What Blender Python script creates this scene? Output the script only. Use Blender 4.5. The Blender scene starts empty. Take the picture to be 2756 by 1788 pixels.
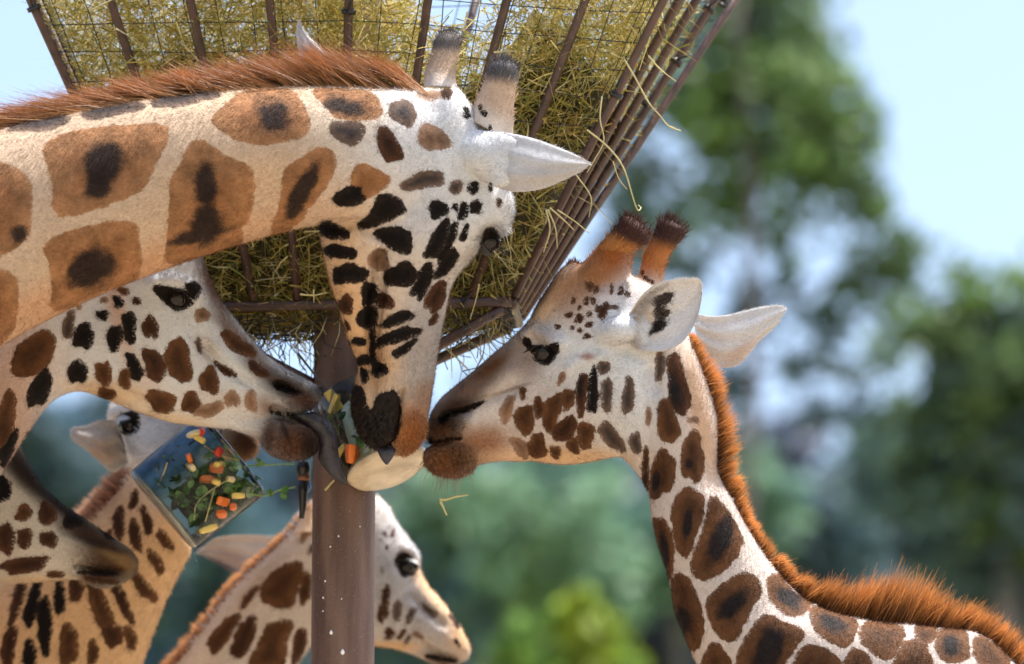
import bpy, math, random
import numpy as np
from mathutils import Vector, Matrix
from mathutils.bvhtree import BVHTree

random.seed(7)
RNG = np.random.default_rng(11)
scene = bpy.context.scene
COL = scene.collection

# ------------------------------------------------------------------ camera
PITCH = math.radians(14.0)
DIST = 12.0                    # metres to the feeding giraffes
FPX = DIST * 1220.0            # focal length in photograph pixels (2756 wide)
CAMZ = 0.9
CAM = np.array([0.0, 0.0, CAMZ])
FW = np.array([0.0, math.cos(PITCH), math.sin(PITCH)])
RT = np.array([1.0, 0.0, 0.0])
UP = np.array([0.0, -math.sin(PITCH), math.cos(PITCH)])

cd = bpy.data.cameras.new('camera')
cam = bpy.data.objects.new('camera', cd)
COL.objects.link(cam)
cam.location = CAM
cam.rotation_euler = (math.pi / 2 + PITCH, 0, 0)
cd.sensor_width = 36.0
cd.lens = 36.0 * FPX / 2756.0
cd.clip_start = 0.1
cd.clip_end = 2000
cd.dof.use_dof = True
cd.dof.focus_distance = DIST - 0.02
cd.dof.aperture_fstop = 2.15
scene.camera = cam
scene.render.resolution_x, scene.render.resolution_y = 1024, 664

# ------------------------------------------------------------------ sky and sun
SUN = np.array([0.36, 0.03, 0.93]); SUN = SUN / np.linalg.norm(SUN)
world = bpy.data.worlds.new('World')
scene.world = world
world.use_nodes = True
wn = world.node_tree.nodes
sky = wn.new('ShaderNodeTexSky')
sky.sky_type = 'NISHITA'
sky.sun_disc = False
sky.sun_elevation = math.asin(SUN[2])
sky.sun_rotation = math.atan2(SUN[0], SUN[1])
sky.air_density = 1.0
sky.dust_density = 3.2
sky.ozone_density = 1.0
wn['Background'].inputs[1].default_value = 0.15
world.node_tree.links.new(sky.outputs[0], wn['Background'].inputs[0])

sl = bpy.data.lights.new('sun', 'SUN')
sl.energy = 5.0
sl.angle = math.radians(0.55)
sl.color = (1.0, 0.96, 0.90)
so = bpy.data.objects.new('sun', sl)
COL.objects.link(so)
so.rotation_euler = Vector(SUN).to_track_quat('Z', 'Y').to_euler()
so.location = (3, 3, 20)

vs = scene.view_settings
vs.view_transform = 'Standard'
vs.look = 'None'
vs.exposure = 1.14
vs.gamma = 1.0
vs.use_curve_mapping = False
scene.cycles.use_denoising = True
scene.cycles.max_bounces = 10
scene.cycles.transmission_bounces = 10
scene.cycles.transparent_max_bounces = 12
scene.cycles.caustics_refractive = False
scene.cycles.caustics_reflective = False

# ------------------------------------------------------------------ helpers
def P(u, v, w=0.0):
    """a point w metres behind the feeding distance, seen at photograph pixel (u, v)"""
    u = np.asarray(u, float); v = np.asarray(v, float); w = np.asarray(w, float)
    d = (DIST + w)[..., None]
    return CAM + d * (FW + ((u - 1378.0) / FPX)[..., None] * RT - ((v - 894.0) / FPX)[..., None] * UP)

def UVW(co):
    r = co - CAM
    z = r @ FW
    return 1378.0 + FPX * (r @ RT) / z, 894.0 - FPX * (r @ UP) / z, z - DIST

Z1 = lambda x, y: (x / 2 + 700, y / 2)
Z2 = lambda x, y: (x / 2 + 500, y / 2 + 600)
Z3 = lambda x, y: (x / 2 + 1100, y / 2 + 560)
Z4 = lambda x, y: (x / 2, y / 2 + 150)
Z5 = lambda x, y: (x / 2, y / 2 + 700)
Z6 = lambda x, y: (x / 2.0588 + 1600, y / 2.0588 + 1100)
Z7 = lambda x, y: (x / 2, y / 2 + 1016)
Z8 = lambda x, y: (x / 2.505 + 450, y / 2.505 + 1250)
ZS = lambda x, y: (x, y)

def link(o, parent=None):
    COL.objects.link(o)
    if parent is not None:
        o.parent = parent
        o.matrix_parent_inverse = parent.matrix_world.inverted()
    return o

def mesh_obj(name, verts, faces, mat, parent=None, smooth=True):
    me = bpy.data.meshes.new(name)
    me.from_pydata([tuple(map(float, p)) for p in verts], [], [tuple(map(int, f)) for f in faces])
    if smooth:
        me.polygons.foreach_set('use_smooth', [True] * len(me.polygons))
    me.update()
    if mat is not None:
        me.materials.append(mat)
    return link(bpy.data.objects.new(name, me), parent)

def fast_mesh(name, co, tris_or_quads, smooth=True):
    """numpy mesh: co (N,3), list of (M,k) face arrays"""
    me = bpy.data.meshes.new(name)
    me.vertices.add(len(co))
    me.vertices.foreach_set('co', np.ascontiguousarray(co, dtype=np.float32).ravel())
    loops = np.concatenate([f.ravel() for f in tris_or_quads]).astype(np.int32)
    sizes = np.concatenate([np.full(len(f), f.shape[1]) for f in tris_or_quads]).astype(np.int32)
    starts = np.concatenate([[0], np.cumsum(sizes)[:-1]]).astype(np.int32)
    me.loops.add(len(loops))
    me.loops.foreach_set('vertex_index', loops)
    me.polygons.add(len(sizes))
    me.polygons.foreach_set('loop_start', starts)
    me.update(calc_edges=True)
    me.validate()
    if smooth:
        me.polygons.foreach_set('use_smooth', np.ones(len(me.polygons), bool))
    return me

def empty(name, loc, label=None, cat=None, group=None):
    o = bpy.data.objects.new(name, None)
    o.location = tuple(map(float, loc))
    o.empty_display_size = 0.1
    COL.objects.link(o)
    bpy.context.view_layer.update()
    tag(o, label, cat, group)
    return o

def tag(o, label=None, cat=None, group=None, kind=None):
    if label: o['label'] = label
    if cat: o['category'] = cat
    if group: o['group'] = group
    if kind: o['kind'] = kind
    return o

def attr_col(me, name, arr):
    a = me.attributes.new(name, 'FLOAT_COLOR', 'POINT')
    arr = np.asarray(arr, np.float32)
    if arr.shape[1] == 3:
        arr = np.concatenate([arr, np.ones((len(arr), 1), np.float32)], 1)
    a.data.foreach_set('color', np.ascontiguousarray(arr).ravel())

def attr_f(me, name, arr):
    a = me.attributes.new(name, 'FLOAT', 'POINT')
    a.data.foreach_set('value', np.ascontiguousarray(arr, dtype=np.float32))

def get_co(me):
    a = np.empty(len(me.vertices) * 3, np.float32)
    me.vertices.foreach_get('co', a)
    return a.reshape(-1, 3).astype(float)

def get_no(me):
    a = np.empty(len(me.vertices) * 3, np.float32)
    me.vertices.foreach_get('normal', a)
    return a.reshape(-1, 3).astype(float)

def catmull(pts, per):
    """pts (n,k) -> resampled rows, `per` steps per span (array or int)"""
    pts = np.asarray(pts, float)
    n = len(pts)
    ext = np.vstack([2 * pts[0] - pts[1], pts, 2 * pts[-1] - pts[-2]])
    out = []
    for i in range(n - 1):
        p0, p1, p2, p3 = ext[i:i + 4]
        k = per if np.isscalar(per) else per[i]
        for t in np.arange(k) / k:
            out.append(0.5 * ((2 * p1) + (-p0 + p2) * t + (2 * p0 - 5 * p1 + 4 * p2 - p3) * t * t + (-p0 + 3 * p1 - 3 * p2 + p3) * t ** 3))
    out.append(pts[-1])
    return np.array(out)

def tube(points, radii, n=10, caps=True):
    """world-space tube -> verts, faces"""
    pts = np.asarray(points, float)
    if np.isscalar(radii): radii = [radii] * len(pts)
    V, F = [], []
    prev = None
    for i in range(len(pts)):
        a = pts[max(i - 1, 0)]; b = pts[min(i + 1, len(pts) - 1)]
        t = b - a; t /= (np.linalg.norm(t) + 1e-12)
        if prev is None:
            ref = np.array([0, 0, 1.0]) if abs(t[2]) < 0.9 else np.array([1.0, 0, 0])
            x = np.cross(t, ref)
        else:
            x = prev - t * (prev @ t)
        x /= np.linalg.norm(x); prev = x
        y = np.cross(t, x)
        for k in range(n):
            an = 2 * math.pi * k / n
            V.append(pts[i] + radii[i] * (math.cos(an) * x + math.sin(an) * y))
    for i in range(len(pts) - 1):
        for k in range(n):
            k2 = (k + 1) % n
            F.append((i * n + k, i * n + k2, (i + 1) * n + k2, (i + 1) * n + k))
    if caps:
        F.append(tuple(range(n - 1, -1, -1)))
        F.append(tuple((len(pts) - 1) * n + k for k in range(n)))
    return V, F

def tube_obj(name, points, radii, mat, parent=None, n=10):
    V, F = tube(points, radii, n)
    return mesh_obj(name, V, F, mat, parent)

# ------------------------------------------------------------------ materials
def newmat(name):
    m = bpy.data.materials.new(name)
    m.use_nodes = True
    nt = m.node_tree
    return m, nt, nt.nodes['Principled BSDF'], nt.links

def simple_mat(name, c1, c2=None, scale=20, rough=0.6, bump=0.0, bscale=60, metal=0.0, detail=4):
    m, nt, b, L = newmat(name)
    b.inputs['Roughness'].default_value = rough
    b.inputs['Metallic'].default_value = metal
    tc = nt.nodes.new('ShaderNodeTexCoord')
    if c2 is not None:
        n = nt.nodes.new('ShaderNodeTexNoise')
        n.inputs['Scale'].default_value = scale
        n.inputs['Detail'].default_value = detail
        L.new(tc.outputs['Object'], n.inputs['Vector'])
        r = nt.nodes.new('ShaderNodeValToRGB')
        r.color_ramp.elements[0].position = 0.35
        r.color_ramp.elements[1].position = 0.65
        r.color_ramp.elements[0].color = (*c1, 1)
        r.color_ramp.elements[1].color = (*c2, 1)
        L.new(n.outputs['Fac'], r.inputs['Fac'])
        L.new(r.outputs['Color'], b.inputs['Base Color'])
    else:
        b.inputs['Base Color'].default_value = (*c1, 1)
    if bump > 0:
        n2 = nt.nodes.new('ShaderNodeTexNoise')
        n2.inputs['Scale'].default_value = bscale
        n2.inputs['Detail'].default_value = 6
        L.new(tc.outputs['Object'], n2.inputs['Vector'])
        bp = nt.nodes.new('ShaderNodeBump')
        bp.inputs['Strength'].default_value = bump
        bp.inputs['Distance'].default_value = 0.004
        L.new(n2.outputs['Fac'], bp.inputs['Height'])
        L.new(bp.outputs['Normal'], b.inputs['Normal'])
    return m

def coat_mat(name, fur=False):
    """giraffe coat: base tone, patch tone and distance to the patch edge come from the mesh"""
    m, nt, b, L = newmat(name)
    N = nt.nodes
    a1 = N.new('ShaderNodeAttribute'); a1.attribute_name = 'coat'
    a2 = N.new('ShaderNodeAttribute'); a2.attribute_name = 'patch'
    a3 = N.new('ShaderNodeAttribute'); a3.attribute_name = 'edge'
    a4 = N.new('ShaderNodeAttribute'); a4.attribute_name = 'wet'
    tc = N.new('ShaderNodeTexCoord')
    def noise(scale, detail=3):
        n = N.new('ShaderNodeTexNoise')
        n.inputs['Scale'].default_value = scale
        n.inputs['Detail'].default_value = detail
        L.new(tc.outputs['Object'], n.inputs['Vector'])
        return n
    def math_(op, x, y=None, z=None):
        n = N.new('ShaderNodeMath'); n.operation = op
        for i, q in enumerate((x, y, z)):
            if q is None: continue
            if isinstance(q, (int, float)): n.inputs[i].default_value = q
            else: L.new(q, n.inputs[i])
        return n.outputs[0]
    nz = noise(55, 4); nf = noise(420, 2); nl = noise(9, 3)
    e = math_('ADD', math_('ADD', a3.outputs['Fac'], 2.5), math_('MULTIPLY', math_('SUBTRACT', nz.outputs['Fac'], 0.5), 15.0))
    e = math_('ADD', e, math_('MULTIPLY', math_('SUBTRACT', nf.outputs['Fac'], 0.5), 14.0))
    mr = N.new('ShaderNodeMapRange'); mr.interpolation_type = 'SMOOTHSTEP'
    mr.inputs['From Min'].default_value = -1.5; mr.inputs['From Max'].default_value = 1.5
    L.new(e, mr.inputs['Value'])
    mx = N.new('ShaderNodeMix'); mx.data_type = 'RGBA'
    L.new(mr.outputs[0], mx.inputs['Factor'])
    L.new(a1.outputs['Color'], mx.inputs['A'])
    # smoky dark middles of the patches, broken up by the hair
    a5 = N.new('ShaderNodeAttribute'); a5.attribute_name = 'dark'
    nm = noise(30, 5)
    dk = math_('ADD', a5.outputs['Fac'], math_('MULTIPLY', math_('SUBTRACT', nm.outputs['Fac'], 0.5), 0.55))
    dk = math_('ADD', dk, math_('MULTIPLY', math_('SUBTRACT', nf.outputs['Fac'], 0.5), 0.5))
    m2 = N.new('ShaderNodeMapRange'); m2.interpolation_type = 'SMOOTHSTEP'
    m2.inputs['From Min'].default_value = 0.20; m2.inputs['From Max'].default_value = 0.52
    L.new(dk, m2.inputs['Value'])
    mx2 = N.new('ShaderNodeMix'); mx2.data_type = 'RGBA'
    L.new(math_('MULTIPLY', m2.outputs[0], 0.93), mx2.inputs['Factor'])
    L.new(a2.outputs['Color'], mx2.inputs['A']); mx2.inputs['B'].default_value = (0.010, 0.008, 0.009, 1)
    npz = noise(24, 6)
    pk = math_('ADD', math_('MULTIPLY', math_('SUBTRACT', npz.outputs['Fac'], 0.5), 1.5), 1.0)
    vp = N.new('ShaderNodeVectorMath'); vp.operation = 'SCALE'
    L.new(mx2.outputs['Result'], vp.inputs[0]); L.new(pk, vp.inputs['Scale'])
    L.new(vp.outputs[0], mx.inputs['B'])
    # hair-scale variation
    k = math_('ADD', math_('MULTIPLY', math_('SUBTRACT', nf.outputs['Fac'], 0.5), 0.55), 1.0)
    k = math_('ADD', k, math_('MULTIPLY', math_('SUBTRACT', nl.outputs['Fac'], 0.5), 0.30))
    vm = N.new('ShaderNodeVectorMath'); vm.operation = 'SCALE'
    L.new(mx.outputs['Result'], vm.inputs[0]); L.new(k, vm.inputs['Scale'])
    L.new(vm.outputs[0], b.inputs['Base Color'])
    r = math_('SUBTRACT', 0.72, math_('MULTIPLY', a4.outputs['Fac'], 0.5))
    L.new(r, b.inputs['Roughness'])
    sp_ = math_('ADD', 0.14, math_('MULTIPLY', a4.outputs['Fac'], 0.10)); L.new(sp_, b.inputs['Specular IOR Level'])
    b.inputs['Sheen Weight'].default_value = 0.0
    b.inputs['Sheen Roughness'].default_value = 0.4
    if not fur:
        nb = noise(300, 3); nb2 = noise(60, 3)
        h = math_('ADD', nb.outputs['Fac'], math_('MULTIPLY', nb2.outputs['Fac'], 1.2))
        bp = N.new('ShaderNodeBump')
        bp.inputs['Strength'].default_value = 0.45
        bp.inputs['Distance'].default_value = 0.004
        L.new(h, bp.inputs['Height']); L.new(bp.outputs['Normal'], b.inputs['Normal'])
    return m

def attr_mat(name, rough=0.6, trans=0.0, spec=0.3):
    m, nt, b, L = newmat(name)
    a = nt.nodes.new('ShaderNodeAttribute'); a.attribute_name = 'tone'
    L.new(a.outputs['Color'], b.inputs['Base Color'])
    b.inputs['Roughness'].default_value = rough
    b.inputs['Specular IOR Level'].default_value = spec
    if trans > 0:
        t = nt.nodes.new('ShaderNodeBsdfTranslucent')
        L.new(a.outputs['Color'], t.inputs['Color'])
        mx = nt.nodes.new('ShaderNodeMixShader'); mx.inputs[0].default_value = trans
        out = nt.nodes['Material Output']
        L.new(b.outputs[0], mx.inputs[1]); L.new(t.outputs[0], mx.inputs[2])
        L.new(mx.outputs[0], out.inputs['Surface'])
    return m

M_COAT = coat_mat('giraffe_coat')
M_FUR = coat_mat('giraffe_fur', True)
M_HAIR = attr_mat('mane_hair', 0.5, 0.35, 0.35)
M_STRAW = attr_mat('dry_hay', 0.65, 0.25, 0.3)
M_LEAF = attr_mat('tree_leaves', 0.55, 0.35, 0.3)
M_EAR = coat_mat('ear_skin')
_nt = M_EAR.node_tree; _b = _nt.nodes['Principled BSDF']
_t = _nt.nodes.new('ShaderNodeBsdfTranslucent'); _t.inputs['Color'].default_value = (0.78, 0.66, 0.60, 1)
_m = _nt.nodes.new('ShaderNodeMixShader'); _m.inputs[0].default_value = 0.22
_nt.links.new(_b.outputs[0], _m.inputs[1]); _nt.links.new(_t.outputs[0], _m.inputs[2]); _nt.links.new(_m.outputs[0], _nt.nodes['Material Output'].inputs['Surface'])
M_EYE, _nt, _b, _ = newmat('eye_dark'); _b.inputs['Base Color'].default_value = (0.012, 0.008, 0.007, 1); _b.inputs['Roughness'].default_value = 0.05; _b.inputs['Specular IOR Level'].default_value = 0.30
M_LASH = simple_mat('eyelash', (0.015, 0.012, 0.012), rough=0.6)
M_TONGUE = simple_mat('tongue_skin', (0.006, 0.005, 0.007), (0.035, 0.028, 0.038), 40, 0.34, 0.6, 260)
M_RUST = simple_mat('brown_steel_paint', (0.050, 0.026, 0.020), (0.095, 0.048, 0.036), 30, 0.42, 0.3, 150)
M_POST = simple_mat('rusty_steel_post', (0.090, 0.045, 0.030), (0.18, 0.105, 0.075), 9, 0.62, 0.8, 260, detail=12)
_nt = M_POST.node_tree
_tc = [q for q in _nt.nodes if q.type == 'TEX_COORD'][0]
_mp = _nt.nodes.new('ShaderNodeMapping'); _mp.inputs['Scale'].default_value = (3.0, 3.0, 0.35)
_nt.links.new(_tc.outputs['Object'], _mp.inputs['Vector'])
_n1 = [q for q in _nt.nodes if q.type == 'TEX_NOISE'][0]
_nt.links.new(_mp.outputs[0], _n1.inputs['Vector'])
_n3 = _nt.nodes.new('ShaderNodeTexNoise'); _n3.inputs['Scale'].default_value = 240; _n3.inputs['Detail'].default_value = 3
_nt.links.new(_tc.outputs['Object'], _n3.inputs['Vector'])
_r3 = _nt.nodes.new('ShaderNodeMapRange'); _r3.inputs['From Min'].default_value = 0.64; _r3.inputs['From Max'].default_value = 0.80
_nt.links.new(_n3.outputs['Fac'], _r3.inputs['Value'])
_x3 = _nt.nodes.new('ShaderNodeMix'); _x3.data_type = 'RGBA'; _x3.inputs['B'].default_value = (0.34, 0.27, 0.24, 1)
_nt.links.new(_r3.outputs[0], _x3.inputs['Factor'])
_rp = [q for q in _nt.nodes if q.type == 'VALTORGB'][0]
_nt.links.new(_rp.outputs['Color'], _x3.inputs['A']); _nt.links.new(_x3.outputs['Result'], _nt.nodes['Principled BSDF'].inputs['Base Color'])
M_WIRE = simple_mat('dark_wire', (0.05, 0.05, 0.05), rough=0.4, metal=0.6)
M_BLACK = simple_mat('black_plastic', (0.012, 0.012, 0.013), rough=0.4)

# ------------------------------------------------------------------ giraffe machinery
def loft(st, Z=ZS, nring=56, power=1.0, step=0.006):
    """st rows: (Lx, Ly, Rx, Ry, w, b[, dw]) : two outline points of a cross-section, its depth and half-thickness.
    Returns world verts, faces and centre line."""
    rows = []
    for s in st:
        s = list(s) + [0.0] * (7 - len(s))
        l = Z(s[0], s[1]); r = Z(s[2], s[3])
        rows.append([*l, *r, s[4], s[5], s[6]])
    rows = np.array(rows)
    mid = P((rows[:, 0] + rows[:, 2]) / 2, (rows[:, 1] + rows[:, 3]) / 2, rows[:, 4])
    seg = np.linalg.norm(np.diff(mid, axis=0), axis=1)
    segL = np.linalg.norm(np.diff(rows[:, 0:2], axis=0), axis=1) / 1220
    segR = np.linalg.norm(np.diff(rows[:, 2:4], axis=0), axis=1) / 1220
    per = np.maximum(3, (np.maximum(seg, np.maximum(segL, segR)) / step).astype(int))
    R = catmull(rows, per)
    R[:, 5] = np.maximum(R[:, 5], 0.002)
    t = np.arange(nring) * 2 * math.pi / nring
    c, s = np.cos(t), np.sin(t)
    c = np.sign(c) * np.abs(c) ** power; s = np.sign(s) * np.abs(s) ** power
    mu = (R[:, 0] + R[:, 2]) / 2; mv = (R[:, 1] + R[:, 3]) / 2
    hu = (R[:, 2] - R[:, 0]) / 2; hv = (R[:, 3] - R[:, 1]) / 2
    u = mu[:, None] + hu[:, None] * c
    v = mv[:, None] + hv[:, None] * c
    w = R[:, 4][:, None] + R[:, 5][:, None] * s + R[:, 6][:, None] * c
    V = P(u, v, w).reshape(-1, 3)
    n = len(R)
    i = np.arange(n - 1)[:, None]; k = np.arange(nring)[None, :]
    k2 = (k + 1) % nring
    Q = np.stack([i * nring + k, i * nring + k2, (i + 1) * nring + k2, (i + 1) * nring + k], -1).reshape(-1, 4)
    cl = P(mu, mv, R[:, 4])
    # caps
    c0, c1 = len(V), len(V) + 1
    V = np.vstack([V, cl[0], cl[-1]])
    kk = np.arange(nring); kk2 = (kk + 1) % nring
    T = np.vstack([np.stack([np.full(nring, c0), kk2, kk], 1), np.stack([np.full(nring, c1), (n - 1) * nring + kk, (n - 1) * nring + kk2], 1)])
    return V, Q, T, cl

def loft_obj(name, st, Z, mat, parent, power=1.0, nring=28, step=0.008, attrs=None):
    V, Q, T, cl = loft(st, Z, nring, power, step)
    me = fast_mesh(name, V, [Q, T])
    me.materials.append(mat)
    return link(bpy.data.objects.new(name, me), parent)

def world_loft(rows, nring=40, step=0.03):
    """rows: centre (3), side half-width, up half-height ; axis along the rows"""
    rows = np.array(rows, float)
    seg = np.linalg.norm(np.diff(rows[:, :3], axis=0), axis=1)
    R = catmull(rows, np.maximum(3, (seg / step).astype(int)))
    V = []
    for i in range(len(R)):
        a = R[max(i - 1, 0), :3]; b = R[min(i + 1, len(R) - 1), :3]
        t = b - a; t /= np.linalg.norm(t)
        ref = np.array([0, 0, 1.0])
        side = np.cross(t, ref)
        if np.linalg.norm(side) < 0.25:
            side = np.array([0, 1.0, 0]) - t * t[1]
        side /= np.linalg.norm(side)
        up = np.cross(side, t)
        an = np.arange(nring) * 2 * math.pi / nring
        V.append(R[i, :3] + np.cos(an)[:, None] * side * R[i, 3] + np.sin(an)[:, None] * up * R[i, 4])
    n = len(R); V = np.vstack(V)
    i = np.arange(n - 1)[:, None]; k = np.arange(nring)[None, :]; k2 = (k + 1) % nring
    Q = np.stack([i * nring + k, i * nring + k2, (i + 1) * nring + k2, (i + 1) * nring + k], -1).reshape(-1, 4)
    c0 = len(V)
    V = np.vstack([V, R[0, :3], R[-1, :3]])
    kk = np.arange(nring); kk2 = (kk + 1) % nring
    T = np.vstack([np.stack([np.full(nring, c0), kk2, kk], 1), np.stack([np.full(nring, c0 + 1), (n - 1) * nring + kk, (n - 1) * nring + kk2], 1)])
    return V, Q, T

def merge(parts):
    V, Fs, off = [], [], 0
    for V_, Q_, T_ in parts:
        V.append(V_); Fs.append((Q_ + off, T_ + off)); off += len(V_)
    return np.vstack(V), np.vstack([f[0] for f in Fs]), np.vstack([f[1] for f in Fs])

def voxel_union(parts, voxel, smooth=4):
    V, Q, T = merge(parts)
    me = fast_mesh('tmp', V, [Q, T])
    ob = bpy.data.objects.new('tmp', me); COL.objects.link(ob)
    md = ob.modifiers.new('r', 'REMESH'); md.mode = 'VOXEL'; md.voxel_size = voxel
    dg = bpy.context.evaluated_depsgraph_get()
    ev = ob.evaluated_get(dg)
    m2 = ev.to_mesh()
    co = get_co(m2)
    nl = len(m2.loops)
    li = np.empty(nl, np.int32); m2.loops.foreach_get('vertex_index', li)
    ps = np.empty(len(m2.polygons), np.int32); m2.polygons.foreach_get('loop_total', ps)
    ed = np.empty(len(m2.edges) * 2, np.int32); m2.edges.foreach_get('vertices', ed); ed = ed.reshape(-1, 2)
    starts = np.concatenate([[0], np.cumsum(ps)[:-1]])
    q = ps == 4
    Qn = li[starts[q][:, None] + np.arange(4)]
    tq = ps == 3
    Tn = li[starts[tq][:, None] + np.arange(3)] if tq.any() else np.zeros((0, 3), np.int32)
    ev.to_mesh_clear()
    bpy.data.objects.remove(ob); bpy.data.meshes.remove(me)
    co = smooth_co(co, ed, smooth)
    return co, Qn, Tn, ed

def smooth_co(co, ed, it, lam=0.5):
    deg = np.bincount(ed.ravel(), minlength=len(co)).astype(float)[:, None]
    for _ in range(it):
        acc = np.zeros_like(co)
        for d in range(3):
            acc[:, d] = np.bincount(ed[:, 0], co[ed[:, 1], d], len(co)) + np.bincount(ed[:, 1], co[ed[:, 0], d], len(co))
        co = co + lam * (acc / np.maximum(deg, 1) - co)
    return co

def vert_normals(co, Q, T):
    n = np.zeros_like(co)
    fn = np.cross(co[Q[:, 2]] - co[Q[:, 0]], co[Q[:, 3]] - co[Q[:, 1]])
    for k in range(4):
        for d in range(3):
            n[:, d] += np.bincount(Q[:, k], fn[:, d], len(co))
    if len(T):
        fn = np.cross(co[T[:, 1]] - co[T[:, 0]], co[T[:, 2]] - co[T[:, 0]])
        for k in range(3):
            for d in range(3):
                n[:, d] += np.bincount(T[:, k], fn[:, d], len(co))
    return n / (np.linalg.norm(n, axis=1)[:, None] + 1e-12)

def seg_dist(u, v, poly):
    poly = np.asarray(poly, float)
    best = np.full(len(u), 1e9)
    for a, b in zip(poly[:-1], poly[1:]):
        d = b - a; L2 = d @ d + 1e-9
        t = np.clip(((u - a[0]) * d[0] + (v - a[1]) * d[1]) / L2, 0, 1)
        best = np.minimum(best, np.hypot(u - a[0] - t * d[0], v - a[1] - t * d[1]))
    return best

def inside(u, v, poly):
    ins = np.zeros(len(u), bool)
    n = len(poly)
    for i in range(n):
        x1, y1 = poly[i]; x2, y2 = poly[(i + 1) % n]
        c = ((y1 > v) != (y2 > v)) & (u < (x2 - x1) * (v - y1) / (y2 - y1 + 1e-12) + x1)
        ins ^= c
    return ins

def ell(u, v, cx, cy, rx, ry, ang):
    a = math.radians(ang); ca, sa = math.cos(a), math.sin(a)
    du, dv = u - cx, v - cy
    return np.hypot((du * ca + dv * sa) / rx, (-du * sa + dv * ca) / ry)

def ell_poly(cx, cy, rx, ry, ang, rnd):
    a = math.radians(ang); ca, sa = math.cos(a), math.sin(a)
    out = []
    n = 20
    ph = rnd.random() * 6.28; ph2 = rnd.random() * 6.28
    for i in range(n):
        t = 2 * math.pi * i / n
        k = 1 + 0.09 * math.sin(2 * t + ph) + 0.11 * math.sin(3 * t + ph2) + 0.06 * math.sin(5 * t + ph * 2)
        c, s = math.cos(t), math.sin(t)
        c = math.copysign(abs(c) ** 0.85, c); s = math.copysign(abs(s) ** 0.85, s)
        x, y = rx * k * c, ry * k * s
        out.append((cx + x * ca - y * sa, cy + x * sa + y * ca))
    return out

def round_poly(poly):
    p = np.array(poly, float)
    p = np.vstack([p, p[:1]])
    ext = np.vstack([p[-2], p, p[1]])
    out = []
    for i in range(len(p) - 1):
        p0, p1, p2, p3 = ext[i:i + 4]
        for t in (0, 1 / 3, 2 / 3):
            out.append(0.5 * ((2 * p1) + (-p0 + p2) * t + (2 * p0 - 5 * p1 + 4 * p2 - p3) * t * t + (-p0 + 3 * p1 - 3 * p2 + p3) * t ** 3))
    return np.array(out)

def sstep(a, b, x):
    t = np.clip((x - a) / (b - a), 0, 1)
    return t * t * (3 - 2 * t)

BROWN = np.array([0.255, 0.108, 0.038]); DBROWN = np.array([0.055, 0.023, 0.012]); BLACK = np.array([0.0035, 0.0026, 0.0026])
OUTER_K = {'n': (np.array([0.31, 0.15, 0.068]), np.array([0.24, 0.105, 0.044])),      # golden neck patches
           'b': (np.array([0.108, 0.046, 0.019]), np.array([0.058, 0.024, 0.010])),
           'd': (np.array([0.07, 0.028, 0.013]), DBROWN * 0.6),
           'g': (np.array([0.12, 0.078, 0.058]), np.array([0.045, 0.035, 0.034])),    # greyish brown
           'f': (np.array([0.27, 0.165, 0.11]), np.array([0.18, 0.10, 0.062])),      # faint
           'k': (np.array([0.012, 0.007, 0.0055]), BLACK)}

GROW = {'b': 6.0, 'n': 3.0, 'd': 2.5, 'k': 2.0, 'g': 2.0}
def mxs(poly):
    return (poly.max(0) - poly.min(0)).max()

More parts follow.
